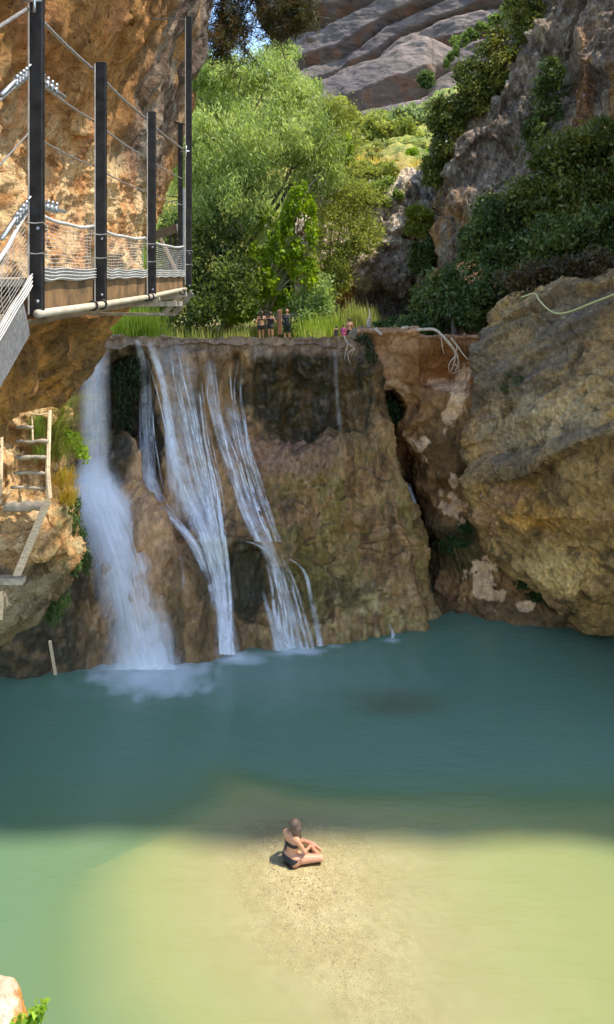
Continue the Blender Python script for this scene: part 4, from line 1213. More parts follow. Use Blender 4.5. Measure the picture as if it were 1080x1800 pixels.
for i, yy in enumerate((0,)):
    mb.box(P(492, 566, 40.6), (0.24, 0.25, 1.3))
tag(mb.build('marker_post', simple_mat('orange_wood', (0.30, 0.14, 0.08), rough=0.8), bevel=0.03), 'squat orange brown post between the standing people behind the weir', 'post')

# ------------------------------------------------------------------ foliage
M_leaf = leaf_mat('leaf', 0.5)
M_leafd = leaf_mat('dark_leaf', 0.25)
M_bark = simple_mat('bark', (0.16, 0.12, 0.085), rough=0.9, nscale=9, contrast=0.5, stretch=(1, 1, 0.3), bump=0.02)
M_barkp = simple_mat('pale_bark', (0.34, 0.29, 0.22), rough=0.9, nscale=9, contrast=0.4, stretch=(1, 1, 0.3), bump=0.02)


def leaf_arrays(c, size, d, aspect, rng, fold=0.15):
    n = len(c)
    d = d / (np.linalg.norm(d, axis=1)[:, None] + 1e-9)
    r = rng.normal(size=(n, 3)); s = np.cross(d, r); s /= np.linalg.norm(s, axis=1)[:, None] + 1e-9
    nn = np.cross(d, s); size = size[:, None]
    a = c - d * size * 0.5; b = c + d * size * 0.5
    l = c + s * size * aspect * 0.5 + nn * size * fold * aspect; r_ = c - s * size * aspect * 0.5 + nn * size * fold * aspect
    v = np.stack([a, l, b, r_], 1).reshape(-1, 3)
    q = np.arange(4 * n).reshape(-1, 4)
    return v, q


def clump_pts(c, r, n, rng, nsub=16, shell=0.55, sig=0.26):
    """leaf positions gathered in sub-clumps spread through an ellipsoid"""
    u = rng.normal(size=(nsub, 3)); u /= np.linalg.norm(u, axis=1)[:, None]
    rad = shell + (1 - shell) * rng.random(nsub) ** 0.6
    sc = u * rad[:, None]
    k = rng.integers(0, nsub, n)
    o = rng.normal(size=(n, 3)) * sig * (0.6 + 0.8 * rng.random(nsub))[k][:, None]
    return np.array(c) + (sc[k] + o) * np.array(r), k


def crown(name, blobs, n, size, pal, seed, parent=None, mat=None, aspect=0.45, droop=0.3, per=None, sig=0.26, nsub=16, shell=0.55):
    """blobs: (px, py, Y, radius x in px, radius y in px[, depth radius m]) laid out at their own distance"""
    rng = np.random.default_rng(seed)
    vol = np.array([b[3] * b[4] * (b[2] / F) ** 2 for b in blobs]); share = vol / vol.sum()
    C, K = [], []; kb = 0
    for b, s in zip(blobs, share):
        m = b[2] / F; rz = b[5] if len(b) > 5 else 0.5 * (b[3] + b[4]) * m * 0.9
        pts, k = clump_pts(P(*b[:3]), (b[3] * m, rz, b[4] * m), max(20, int(n * s)), rng, nsub, shell, sig)
        C.append(pts); K.append(k + kb); kb += nsub
    C = np.concatenate(C); K = np.concatenate(K)
    d = rng.normal(size=C.shape); d[:, 2] -= droop * 2.2
    sz = size * rng.uniform(0.4, 1.5, len(C))
    v, q = leaf_arrays(C, sz, d, aspect, rng)
    pal = np.array(pal)
    w1 = rng.random(kb)[K]; w2 = rng.random(len(C))
    w = np.clip(0.65 * w1 + 0.35 * w2, 0, 0.999) * (len(pal) - 1); i = w.astype(int); f = (w - i)[:, None]
    col = pal[i] * (1 - f) + pal[i + 1] * f
    col *= rng.uniform(0.8, 1.2, len(C))[:, None]
    me = mesh_np(v, q, np.repeat(col, 4, 0), smooth=False)
    return link(name, me, mat or M_leaf, parent)


def limbs(name, base, trunk_top, blobs, r0, parent, mat, seed, extra=1):
    rng = np.random.default_rng(seed)
    mb = MB(); base = np.array(base); tt = np.array(trunk_top)
    mid = (base + tt) / 2 + rng.normal(size=3) * 0.06 * np.linalg.norm(tt - base)
    tr = crom(np.array([base, mid, tt]), 9, 0); mb.tube(tr, np.linspace(r0, r0 * 0.6, 9), 8)
    for b in blobs:
        for e in range(extra):
            c = np.array(P(*b[:3])) + rng.normal(size=3) * 0.45 * b[3] * b[2] / F * (e > 0)
            s = tr[rng.integers(4, 9)]
            md = s * 0.5 + c * 0.5 + rng.normal(size=3) * 0.10 * np.linalg.norm(c - s) + np.array((0, 0, 0.08 * np.linalg.norm(c - s)))
            pth = crom(np.array([s, md, c]), 8, 0); mb.tube(pth, np.linspace(r0 * 0.45, r0 * 0.08, 8), 6)
            for t in range(3):
                s2 = pth[rng.integers(3, 8)]; e2 = c + rng.normal(size=3) * 0.6 * b[3] * b[2] / F
                mb.tube([s2, (s2 + e2) / 2 + rng.normal(size=3) * .1, e2], [r0 * 0.14, r0 * .08, r0 * 0.03], 5)
    return mb.build(name, mat, parent, smooth=True)


def tree(name, label, cat, base, top, blobs, n, size, pal, seed, r0=0.2, group=None, mat=None, bark=None, **kw):
    e = empty(name, base, label, cat, group)
    limbs('trunk', base, top, blobs, r0, e, bark or M_bark, seed)
    crown('crown', blobs, n, size, pal, seed + 1, e, mat, **kw)
    return e


WIL = [lin(98, 118, 60), lin(142, 160, 88), lin(172, 184, 112), lin(190, 198, 140)]
FIG = [lin(84, 112, 26), lin(128, 152, 30), lin(150, 170, 34)]
OLV = [lin(108, 118, 54), lin(140, 146, 68), lin(166, 168, 84)]
DRK = [lin(48, 64, 28), lin(76, 92, 42), lin(112, 122, 58)]
DK2 = [lin(62, 74, 30), lin(96, 104, 42), lin(144, 138, 62)]
PIN = [lin(58, 60, 26), lin(84, 78, 36), lin(96, 72, 36), lin(92, 98, 44)]

tree('willow_tree', 'tall pale green willow with feathery leaves, largest tree behind the weir on the left', 'tree', P(400, 585, 44), P(410, 420, 44),
     [(350, 170, 44, 60, 62), (420, 150, 43, 70, 55), (480, 135, 44, 50, 50), (505, 190, 43, 55, 55), (380, 250, 42, 75, 65), (460, 250, 41.5, 75, 65), (535, 240, 43, 45, 55),
      (330, 330, 43, 65, 70), (420, 350, 41.5, 75, 65), (560, 300, 44, 50, 60), (500, 100, 46, 28, 24), (300, 250, 44, 40, 70), (540, 180, 45, 35, 40)],
     90000, 0.27, WIL, 101, r0=0.35, aspect=0.22, droop=0.75, nsub=26, sig=0.2, shell=0.45)
tree('bushy_tree', 'dark shaded bushy tree under the willow beside the walkway end', 'tree', P(330, 588, 42), P(340, 520, 42),
     [(300, 460, 41.5, 55, 65), (370, 450, 41, 55, 60), (340, 530, 40, 65, 45), (270, 545, 42, 45, 40), (410, 510, 40, 40, 50)],
     22000, 0.24, [lin(56, 70, 32), lin(88, 102, 48), lin(122, 136, 62)], 111, r0=0.2, aspect=0.4)
tree('fig_tree', 'bright yellow green broadleaf tree standing just behind the people on the weir', 'tree', P(470, 590, 42.5), P(470, 520, 42.5),
     [(440, 490, 41.5, 18, 36), (468, 500, 41, 16, 30), (455, 448, 41, 18, 20), (488, 425, 41, 14, 34), (506, 388, 41, 12, 30), (528, 350, 41, 15, 30), (548, 395, 41.5, 10, 44), (520, 455, 41.5, 16, 34), (545, 480, 41.5, 14, 22), (425, 552, 42.2, 40, 16), (490, 530, 42.5, 30, 20), (400, 470, 41.6, 14, 30), (612, 262, 44.5, 7, 22), (470, 380, 41.3, 14, 16)],
     12000, 0.20, FIG, 121, r0=0.16, aspect=0.7, bark=M_barkp, nsub=22, sig=0.2)
tree('slender_tree', 'airy light green tree leaning over the grey inner cliff right of the willow', 'tree', P(560, 590, 45), P(585, 470, 45),
     [(590, 230, 46, 40, 50), (600, 310, 45, 45, 50), (625, 370, 44.5, 50, 45), (590, 410, 44, 50, 55), (570, 480, 43.5, 45, 45), (640, 420, 45.5, 30, 30), (600, 470, 44, 30, 40)],
     26000, 0.22, OLV, 131, r0=0.14, aspect=0.3, droop=0.2, nsub=22, sig=0.2)
tree('leaning_tree', 'loose grey green tree with bare arching branch above the standing people', 'tree', P(455, 588, 41.5), P(460, 540, 41.5),
     [(545, 548, 41.5, 36, 28), (560, 520, 42, 28, 40), (530, 575, 41.5, 26, 16)], 6000, 0.18, [lin(92, 120, 66), lin(140, 160, 96), lin(176, 190, 120)], 141, r0=0.07, aspect=0.5, bark=M_barkp)
tree('poplar_sapling', 'narrow upright silvery sapling against the grey cliff behind the weir', 'tree', P(572, 588, 44), P(574, 540, 44),
     [(574, 530, 44, 11, 22), (572, 560, 44, 16, 24)], 3200, 0.17, [lin(120, 150, 96), lin(150, 180, 120), lin(160, 190, 130)], 151, r0=0.05, aspect=0.35)

# shrubs on the hillside and slopes: every one a plant of its own
SH = [
    ('round olive green shrub high on the hillside under the mountain', 640, 215, 85, 40, 22, OLV, 6000),
    ('broad silvery shrub at the top of the hillside below the bare mountain', 735, 205, 80, 42, 24, [lin(110, 124, 84), lin(140, 152, 104), lin(150, 160, 110)], 6000),
    ('dense mid green shrub in the hillside centre above the dry grass', 690, 235, 72, 40, 28, OLV, 7000),
    ('wide pale shrub right above the strip of dry yellow grass', 700, 265, 65, 46, 18, [lin(128, 134, 76), lin(150, 154, 92), lin(160, 164, 100)], 6000),
    ('small bright green shrub at the right end of the dry grass strip', 735, 280, 62, 26, 16, FIG, 3000),
    ('yellow green shrub on the hillside next to the willow crown', 600, 225, 70, 40, 42, OLV, 6000),
    ('small olive bush in the middle of the strip of dry yellow grass', 704, 296, 60, 20, 12, OLV, 2600),
    ('low grey green bush just below the round hillside shrub, left of the dry grass', 662, 284, 62, 22, 13, [lin(118, 126, 76), lin(146, 150, 92)], 2800),
    ('little pale bush at the foot of the ridge evergreens, right of the dry grass', 752, 300, 58, 16, 14, [lin(128, 134, 76), lin(160, 160, 92)], 2200),
    ('leafy shrub hanging over the left end of the dry grass', 640, 300, 56, 46, 24, OLV, 6000),
    ('bushy green shrub on the rim of the grey inner cliff', 640, 345, 52.5, 50, 26, [lin(90, 106, 50), lin(124, 140, 64), lin(140, 156, 74)], 7000),
    ('sunlit bush growing from the ledge in the middle of the inner cliff', 735, 390, 49.5, 26, 30, [lin(86, 96, 38), lin(124, 130, 50), lin(150, 150, 60)], 4500),
    ('dark bush at the dark cleft right of the inner cliff', 745, 450, 47.5, 24, 40, DRK, 4500),
    ('lone round tree on the bare mountain slope', 750, 142, 250, 14, 17, [lin(66, 84, 44), lin(92, 108, 54)], 1800),
    ('long strip of green scrub running up a ledge of the mountain', 862, 40, 340, 62, 14, [lin(96, 112, 56), lin(120, 138, 66)], 5000),
    ('scattered low scrub on the mountain ledge left of the ridge trees', 806, 84, 330, 24, 12, [lin(96, 112, 56), lin(120, 138, 66)], 2500),
    ('tall dark evergreen on the ridge line, highest tree of the right wall', 925, 60, 47, 36, 75, DK2, 9000),
    ('second dark evergreen on the ridge, below the highest one', 880, 120, 46.5, 36, 55, DK2, 8000),
    ('broad evergreen on the ridge with sun on its left edge', 830, 165, 46.5, 42, 46, DK2, 9000),
    ('evergreen bush on the ridge with bright leaves against the hillside', 790, 215, 46.5, 34, 50, DK2, 8000),
    ('lower evergreen bush hanging from the end of the ridge', 766, 290, 47, 22, 50, DK2, 5000),
    ('dark shrub clinging in a crack of the grey right wall', 972, 165, 42, 30, 50, DRK, 5000),
    ('small dark shrub low in the middle of the grey right wall', 945, 235, 41.5, 26, 24, DRK, 2500),
]
for i, (lb, x, y, Y, rx, ry, pal, n) in enumerate(SH):
    k = 2 if rx < 30 else 3
    rng = np.random.default_rng(500 + i)
    bl = [(x + (j - (k - 1) / 2) * rx * 0.7, y + rng.uniform(-.25, .25) * ry, Y + rng.uniform(-.5, .5) * Y / 60, rx * 0.55, ry * 0.85) for j in range(k)]
    if ry > rx: bl = [(x + rng.uniform(-.2, .2) * rx, y + (j - (k - 1) / 2) * ry * 0.7, Y, rx * 0.85, ry * 0.5) for j in range(k)]
    if Y > 300: bl = [(x + (j - 2.5) * rx * 0.36, y - (j - 2.5) * ry * 0.95, Y, rx * 0.2, ry * rng.uniform(.4, .7)) for j in range(6)]
    b = P(x, y + ry * 1.1, Y + 0.3); t = P(x, y + ry * 0.2, Y)
    tree('shrub' if Y < 200 else 'scrub', lb, 'shrub', b, t, bl, n, 0.0048 * Y if Y < 200 else 0.0045 * Y, pal, 600 + 7 * i, r0=0.06 * Y / 45, aspect=0.5, nsub=16, sig=0.22,
         mat=M_leafd if any(pal is z for z in (DRK, DK2)) else M_leaf)

# shaded trees on the slope above the boulder
tree('dark_tree', 'large olive green tree with a spreading crown high on the right, above the boulder', 'tree', P(1000, 470, 33), P(1000, 380, 33),
     [(990, 290, 33, 60, 50), (1060, 260, 32, 55, 45), (940, 345, 33.5, 55, 40), (1020, 350, 32, 70, 45), (1100, 320, 31.5, 60, 70)], 26000, 0.22, DK2, 201, r0=0.22, mat=M_leafd, aspect=0.5, nsub=24, sig=0.2)
tree('dark_tree', 'broad dark tree at the right edge directly above the top of the boulder', 'tree', P(1040, 500, 29), P(1030, 440, 29),
     [(1000, 420, 29.5, 70, 40), (1070, 410, 29, 60, 45), (1120, 440, 28.5, 60, 45), (950, 450, 29.5, 45, 35)], 20000, 0.19, DRK, 211, r0=0.18, mat=M_leafd, aspect=0.5, nsub=24, sig=0.2)
tree('dark_tree', 'rounded deep green tree in the middle of the dark slope left of the spreading crown', 'tree', P(890, 540, 34), P(890, 460, 34),
     [(890, 400, 34, 45, 50), (850, 440, 34, 45, 40), (905, 460, 33, 50, 45), (860, 370, 36, 28, 28)], 17000, 0.2, DRK, 221, r0=0.18, mat=M_leafd, aspect=0.5, nsub=22, sig=0.2)
tree('dark_tree', 'low dark bushy tree directly behind the brown wall top, beside the boulder', 'tree', P(800, 590, 31), P(800, 545, 31),
     [(800, 520, 31.5, 50, 45), (765, 545, 32, 35, 40), (840, 540, 30.5, 45, 40), (870, 510, 31, 40, 35), (700, 572, 33, 40, 14), (745, 570, 32, 40, 16)], 20000, 0.18, DRK, 231, r0=0.14, mat=M_leafd, aspect=0.5, nsub=22, sig=0.2)
tree('dark_tree', 'brownish green bush on the boulder crest under the right hand trees', 'tree', P(960, 515, 26.2), P(960, 480, 26.2),
     [(930, 490, 26.5, 40, 24), (985, 480, 26, 40, 24), (1040, 470, 25.6, 45, 24)], 9000, 0.15, [lin(60, 60, 34), lin(84, 74, 44), lin(92, 70, 50)], 241, r0=0.09, mat=M_leafd, aspect=0.5)
tree('grass_tuft', 'dull green dwarf bush growing in the hollow on the boulder face', 'bush', P(905, 690, 25.0), P(905, 675, 24.8),
     [(903, 668, 24.6, 17, 14), (915, 650, 24.7, 12, 12), (890, 684, 24.7, 10, 8)], 2600, 0.10, [lin(74, 84, 50), lin(104, 110, 70)], 251, r0=0.03, mat=M_leafd, aspect=0.3)
tree('grass_tuft', 'thin grey green dwarf bush near the top left corner of the boulder', 'bush', P(880, 600, 26.2), P(880, 590, 26.0),
     [(880, 590, 26.0, 10, 8), (892, 598, 26.0, 10, 8), (926, 545, 25.6, 12, 12)], 1500, 0.09, [lin(74, 84, 50), lin(104, 110, 70)], 255, r0=0.02, mat=M_leafd, aspect=0.3)

# pine bough hanging from the cliff top
pn = empty('pine_tree', (-1.6, 10.6, H + 5.2), 'brownish pine bough hanging down from the top of the orange cliff', 'tree')
rng = np.random.default_rng(77); mb = MB(); tips = []
YP = 10.8
main = [[(300, -260), (370, -120), (395, -40), (420, 20), (432, 90)], [(370, -120), (440, -60), (500, -10), (545, 10)], [(395, -40), (392, 20), (384, 70)], [(395, -40), (460, 10), (488, 60)],
        [(420, 20), (400, 60), (390, 90)], [(440, -60), (500, -40), (556, -30)], [(500, -10), (520, 20), (522, 44)]]
for m_ in main:
    yo = rng.uniform(-.5, .5)
    pts = crom(np.array([P(x, y, YP + yo * i / len(m_)) for i, (x, y) in enumerate(m_)]), 14, 0)
    mb.tube(pts, np.linspace(0.035, 0.008, 14), 6)
    for i in range(3, 14):
        for k in range(5):
            e = pts[i] + rng.normal(size=3) * np.array((.17, .22, .13)) + np.array((0, 0, -0.05))
            if e[2] < H + 2.6 and rng.random() < 0.62: continue
            mb.tube([pts[i], (pts[i] + e) / 2 + rng.normal(size=3) * .02, e], [0.009, 0.006, 0.004], 4, cap=False)
            tips.append(e); tips.append((pts[i] + e) / 2)
mb.build('bough', M_bark, pn, smooth=True)
tips = np.array(tips); c = np.repeat(tips, 34, 0) + rng.normal(size=(len(tips) * 34, 3)) * 0.045
d = rng.normal(size=c.shape); d[:, 2] -= .4
v, q = leaf_arrays(c, 0.085 * rng.uniform(.7, 1.3, len(c)), d, 0.11, rng)
wv = np.repeat(rng.random(len(tips)), 34)[:, None]; pal = np.array(PIN); ii = (wv[:, 0] * 2.999).astype(int)
link('needles', mesh_np(v, q, np.repeat(pal[ii] * rng.uniform(.8, 1.2, (len(c), 1)), 4, 0), smooth=False), M_leafd, pn)


# ------------------------------------------------------------------ grasses, ferns and hanging plants
def blades(name, roots, h, lean, pal, seed, mat=M_leaf, parent=None, wd=0.012, droop=0.5):
    rng = np.random.default_rng(seed); n = len(roots); ns = 4
    dirn = rng.normal(size=(n, 2)); dirn /= np.linalg.norm(dirn, axis=1)[:, None]
    dirn = dirn * 0.7 + np.array(lean)[None, :]
    hh = h * rng.uniform(.6, 1.25, n); wd_ = wd * rng.uniform(.7, 1.3, n)
    side = np.stack([-dirn[:, 1], dirn[:, 0], 0 * hh], 1); side /= np.linalg.norm(side, axis=1)[:, None] + 1e-9
    V = []
    for k in range(ns):
        t = k / (ns - 1)
        up = hh * (t - droop * 0.55 * t * t); out = hh * droop * 0.75 * t ** 1.7
        c = roots + np.stack([dirn[:, 0] * out, dirn[:, 1] * out, up], 1)
        ww = (wd_ * (1 - 0.9 * t))[:, None]
        V += [c - side * ww, c + side * ww]
    V = np.stack(V, 1).reshape(-1, 3)
    b = np.arange(n)[:, None, None] * (2 * ns); f = np.array([[2 * k, 2 * k + 1, 2 * k + 3, 2 * k + 2] for k in range(ns - 1)])[None]
    q = (b + f).reshape(-1, 4); pal = np.array(pal); w = rng.random(n) * (len(pal) - 1.001); i = w.astype(int); fr = (w - i)[:, None]
    col = pal[i] * (1 - fr) + pal[i + 1] * fr
    return link(name, mesh_np(V, q, np.repeat(col, 2 * ns, 0), smooth=False), mat, parent)


rng = np.random.default_rng(31)
GR = [lin(112, 124, 62), lin(156, 160, 88), lin(190, 184, 112)]
# meadow of reeds behind the weir
n = 9000; X = rng.uniform(-13, 5.5, n); Y = rng.uniform(37.5, 46, n); dens = fbm(np.stack([X, Y, 0 * X], 1), 0.5, 3)
pxg = 540 + F * X / Y
keep = (dens > -0.15) & ~((pxg > 440) & (pxg < 522) & (Y < 41)) & ~((pxg > 575) & (pxg < 632) & (Y < 39.5)); X, Y = X[keep], Y[keep]
Z = np.interp(Y, [36, 40, 46], [7.55, 7.25, 7.4])
o = blades('grass', np.stack([X, Y, Z], 1), 1.0, (0.1, 0), GR, 33, wd=0.022, droop=0.4); tag(o, kind='stuff')


n = 3500; pxs = rng.uniform(625, 775, n); pys = 300 + 26 * rng.normal(size=n) * 0.45 - 0.05 * (pxs - 690); Yg = np.interp(pys, [262, 312, 345], [66, 57.5, 56.5])
R0 = np.stack([(pxs - 540) * Yg / F, Yg, H - (pys - 480) * Yg / F - 0.1], 1)
o = blades('dry_grass', R0, 1.1, (0.1, 0), [lin(170, 140, 70), lin(206, 176, 92), lin(190, 182, 90)], 34, wd=0.05, droop=0.5); tag(o, kind='stuff')


def clump(name, label, cat, spots, n, h, pal, seed, lean=(0, 0), wd=0.01, droop=0.7, mat=M_leaf, spread=0.2):
    rng = np.random.default_rng(seed); R_ = []
    for (x, y, Yd, s) in spots:
        R_.append(np.array(P(x, y, Yd)) + rng.normal(size=(int(n / len(spots)), 3)) * np.array((s, s, s * 0.7)))
    o = blades(name, np.concatenate(R_), h, lean, pal, seed, mat, wd=wd, droop=droop)
    return tag(o, label, cat)


clump('reed_clump', 'bright yellow green reeds behind the weir beside the wooden post', 'reeds', [(634, 580, 40, .3), (646, 580, 40, .25), (618, 575, 40.5, .4)], 1400, 1.15, GR, 41, wd=0.02, droop=.35)
clump('reed_clump', 'low lime green reeds in front of the wading group behind the weir', 'reeds', [(553, 590, 39.5, .45), (580, 585, 40, .4)], 1200, 0.7, [lin(116, 140, 44), lin(150, 168, 66), lin(178, 186, 90)], 43, wd=0.02, droop=.4)
clump('grass_clump', 'tall bright grass between the orange cliff and the left end of the weir', 'grass', [(215, 590, 30, .35), (235, 590, 30.5, .35), (255, 590, 31, .4)], 1600, 1.1, [lin(120, 150, 40), lin(170, 180, 60), lin(190, 196, 90)], 45, wd=0.016, droop=.5)
clump('grass_clump', 'sunlit green grass sprouting through the net behind the walkway deck', 'grass', [(238, 470, 10.9, .10)], 260, 0.34, [lin(150, 176, 60), lin(180, 200, 90)], 46, wd=0.006, droop=.5)
clump('grass_clump', 'long arching yellow green grass on the right edge of the rock bank beside the ladder', 'grass', [(98, 760, 12.8, .10), (104, 800, 12.8, .12), (100, 730, 12.9, .08)], 900, 0.62, [lin(104, 126, 52), lin(146, 158, 74), lin(190, 182, 104)], 47, lean=(0.9, -.1), wd=0.004, droop=1.0)
clump('grass_clump', 'yellowing grass tuft low on the rock bank beside the splash of the fall', 'grass', [(112, 850, 12.6, .09), (118, 880, 12.6, .08)], 500, 0.34, [lin(150, 150, 50), lin(190, 170, 70), lin(200, 150, 60)], 49, lean=(.5, -.1), wd=0.006, droop=.8)
clump('grass_clump', 'green grass growing behind the ladder rungs', 'grass', [(66, 765, 12.6, .06), (70, 800, 12.6, .07), (68, 745, 12.6, .06)], 420, 0.26, [lin(108, 130, 56), lin(146, 162, 80)], 50, lean=(0, -.3), wd=0.005, droop=.7)
e = crown('leafy_sprig', [(135, 778, 12.9, 16, 14), (146, 800, 12.9, 12, 12), (120, 765, 12.9, 10, 10)], 420, 0.07, [lin(120, 150, 40), lin(170, 190, 70)], 51, aspect=0.6); tag(e, 'small leafy sprig reaching towards the main fall beside the arching grass', 'plant')
e = crown('hanging_plant', [(128, 905, 13.2, 14, 30), (136, 950, 13.6, 16, 30), (126, 995, 14.0, 18, 24), (108, 1040, 14.5, 18, 24), (95, 1075, 14.8, 18, 20), (152, 990, 15, 10, 18)], 4200, 0.085, [lin(40, 58, 26), lin(62, 84, 36), lin(84, 106, 48)], 53, aspect=0.25, droop=1.2, mat=M_leafd)
tag(e, 'dark green ferns hanging down the shaded side of the rock bank', 'ferns')
e = crown('hanging_plant', [(220, 680, 25.5, 22, 36), (214, 730, 25.6, 16, 36), (232, 650, 25.3, 14, 20)], 2600, 0.13, [lin(22, 34, 16), lin(38, 54, 24), lin(52, 70, 32)], 55, aspect=0.3, droop=1.0, mat=M_leafd)
tag(e, 'dark ferns in the hollow of the weir between the two left streams', 'ferns')
e = crown('hanging_plant', [(684, 716, 27.9, 17, 15), (690, 736, 27.9, 16, 15), (676, 730, 28.1, 10, 16)], 1800, 0.13, [lin(24, 44, 16), lin(40, 66, 24), lin(60, 90, 34)], 57, aspect=0.4, droop=.8, mat=M_leafd)
tag(e, 'green fern cluster filling the round hole in the tufa wall', 'ferns')
e = crown('hanging_plant', [(650, 620, 26.0, 10, 26), (654, 660, 26.1, 9, 28), (640, 598, 26.0, 14, 8)], 1500, 0.12, [lin(40, 50, 26), lin(60, 70, 36)], 59, aspect=0.3, droop=1.2, mat=M_leafd)
tag(e, 'dark trailing plants at the seam of the weir and the brown wall', 'ferns')
e = crown('hanging_plant', [(800, 955, 25.0, 22, 10), (820, 930, 25.1, 12, 10), (785, 965, 25.4, 10, 8)], 900, 0.11, [lin(34, 54, 22), lin(52, 78, 30)], 61, aspect=0.4, mat=M_leafd)
tag(e, 'small green plant in the shade low on the tufa wall', 'plant')
e = crown('moss_strip', [(895, 1000, 24.4, 14, 10), (920, 1025, 24.1, 16, 10), (945, 1045, 23.9, 16, 9), (975, 1062, 23.6, 14, 7)], 2600, 0.09, [lin(34, 46, 18), lin(54, 72, 26)], 63, aspect=0.5, mat=M_leafd)
tag(e, 'strip of dark green moss along the crease under the boulder', 'moss')
e = crown('seedling', [(63, 1783, 3.5, 13, 12, 0.03), (72, 1772, 3.5, 8, 8, 0.02), (46, 1795, 3.5, 12, 8, .03), (68, 1797, 3.5, 10, 8, .03), (30, 1800, 3.5, 10, 8, .03)], 64, 0.034, [lin(110, 150, 40), lin(150, 180, 60), lin(170, 196, 80)], 65, aspect=0.75, nsub=8)
tag(e, 'small bright green leafy seedling beside the cream corner of rock', 'plant')

# ------------------------------------------------------------------ falling water
def water_mat(name, sc, lo, hi, amin, amax, sc2, cap, brk=0.18):
    m, nt, out = newmat(name)
    af = N(nt, 'ShaderNodeAttribute', attribute_name='fade')
    uv = N(nt, 'ShaderNodeUVMap'); uv.uv_map = 'UVMap'
    mp = N(nt, 'ShaderNodeMapping'); mp.inputs['Scale'].default_value = sc; L(nt, uv.outputs[0], mp.inputs[0])
    s1 = N(nt, 'ShaderNodeTexNoise', Scale=1.0, Detail=7.0, Roughness=0.62, Distortion=0.3); L(nt, mp.outputs[0], s1.inputs['Vector'])
    mp2 = N(nt, 'ShaderNodeMapping'); mp2.inputs['Scale'].default_value = sc2; L(nt, uv.outputs[0], mp2.inputs[0])
    s2 = N(nt, 'ShaderNodeTexNoise', Scale=1.0, Detail=4.0); L(nt, mp2.outputs[0], s2.inputs['Vector'])
    a1 = maprange(nt, s1.outputs['Fac'], lo, hi, amin, amax); a2 = maprange(nt, s2.outputs['Fac'], 0.35, 0.65, brk, 1.35 - 0.15 * brk)
    al = math_n(nt, 'MULTIPLY', math_n(nt, 'MULTIPLY', a1, a2), af.outputs['Fac'])
    cl = N(nt, 'ShaderNodeClamp'); L(nt, al, cl.inputs[0]); cl.inputs[2].default_value = cap
    df = N(nt, 'ShaderNodeBsdfDiffuse'); df.inputs[0].default_value = (0.92, 0.93, 0.95, 1)
    tl = N(nt, 'ShaderNodeBsdfTranslucent'); tl.inputs[0].default_value = (0.92, 0.93, 0.95, 1)
    tp = N(nt, 'ShaderNodeBsdfTransparent')
    x1 = N(nt, 'ShaderNodeMixShader', Fac=0.25); L(nt, df.outputs[0], x1.inputs[1]); L(nt, tl.outputs[0], x1.inputs[2])
    x2 = N(nt, 'ShaderNodeMixShader'); L(nt, cl.outputs[0], x2.inputs[0]); L(nt, tp.outputs[0], x2.inputs[1]); L(nt, x1.outputs[0], x2.inputs[2])
    L(nt, x2.outputs[0], out.inputs[0])
    return m


M_white = water_mat('water_threads', (9.0, 0.7, 1), 0.34, 0.66, 0.25, 1.15, (2.2, 2.0, 1), 0.92)
M_veil = water_mat('water_veil', (7.0, 0.35, 1), 0.30, 0.70, 0.35, 1.05, (1.2, 0.9, 1), 0.95, 0.5)


def sheet(path, layers, nu=13, nv=70, seed=0):
    """water sheets along a course: points (x, y, half width, strength[, distance]); returns verts, quads, uv, fade"""
    V, Q, U, A = [], [], [], []; base = 0
    path = np.array([list(p) + [0] * (5 - len(p)) for p in path], float)
    c = crom(path, nv, 0)
    for li, (off, wsc, st) in enumerate(layers):
        rng = np.random.default_rng(seed * 31 + li)
        u = np.linspace(-1, 1, nu)
        x = c[:, 0][:, None] + u[None] * c[:, 2][:, None] * wsc + 1.2 * np.sin(np.linspace(0, 5, nv) + rng.uniform(0, 6))[:, None]
        y = c[:, 1][:, None] + 0 * u[None]
        Yd = dam_depth(x, y)
        Yf = c[:, 4][:, None] + 0 * u[None]
        Yd = np.where(Yf > 1, Yf, Yd - 0.13)
        k = np.ones(7) / 7
        Yd = np.apply_along_axis(lambda a: np.convolve(np.pad(a, 3, mode='edge'), k, 'valid'), 0, Yd)
        Yd = Yd - off * (1.1 - 0.6 * u[None] ** 2)
        X = (x - 540) * Yd / F; Z = H - (y - 480) * Yd / F
        v = np.stack([X, Yd, Z], -1)
        seg = np.linalg.norm(np.diff(v[:, nu // 2], axis=0), axis=1); s = np.concatenate([[0], np.cumsum(seg)])
        wm = c[:, 2] * Yd[:, nu // 2] / F
        # streaks fan with the sheet: across coordinate keeps the width at the top
        uu = u[None] * (0.5 * wm.mean() + 0.5 * wm)[:, None] + rng.uniform(0, 50); vv = s[:, None] + 0 * u[None] + rng.uniform(0, 50)
        t = np.linspace(0, 1, nv)
        f = (1 - u[None] ** 2) ** 1.35 * c[:, 3][:, None] * st * (sst(0, 0.03, t))[:, None]
        V.append(v.reshape(-1, 3)); U.append(np.stack([uu, vv], -1).reshape(-1, 2)); A.append(np.clip(f, 0, 2).ravel())
        Q.append(grid_quads(nv, nu) + base); base += nu * nv
    return np.concatenate(V), np.concatenate(Q), np.concatenate(U), np.concatenate(A)


th = [(0.02, 1, 1.0), (0.10, .85, .7)]


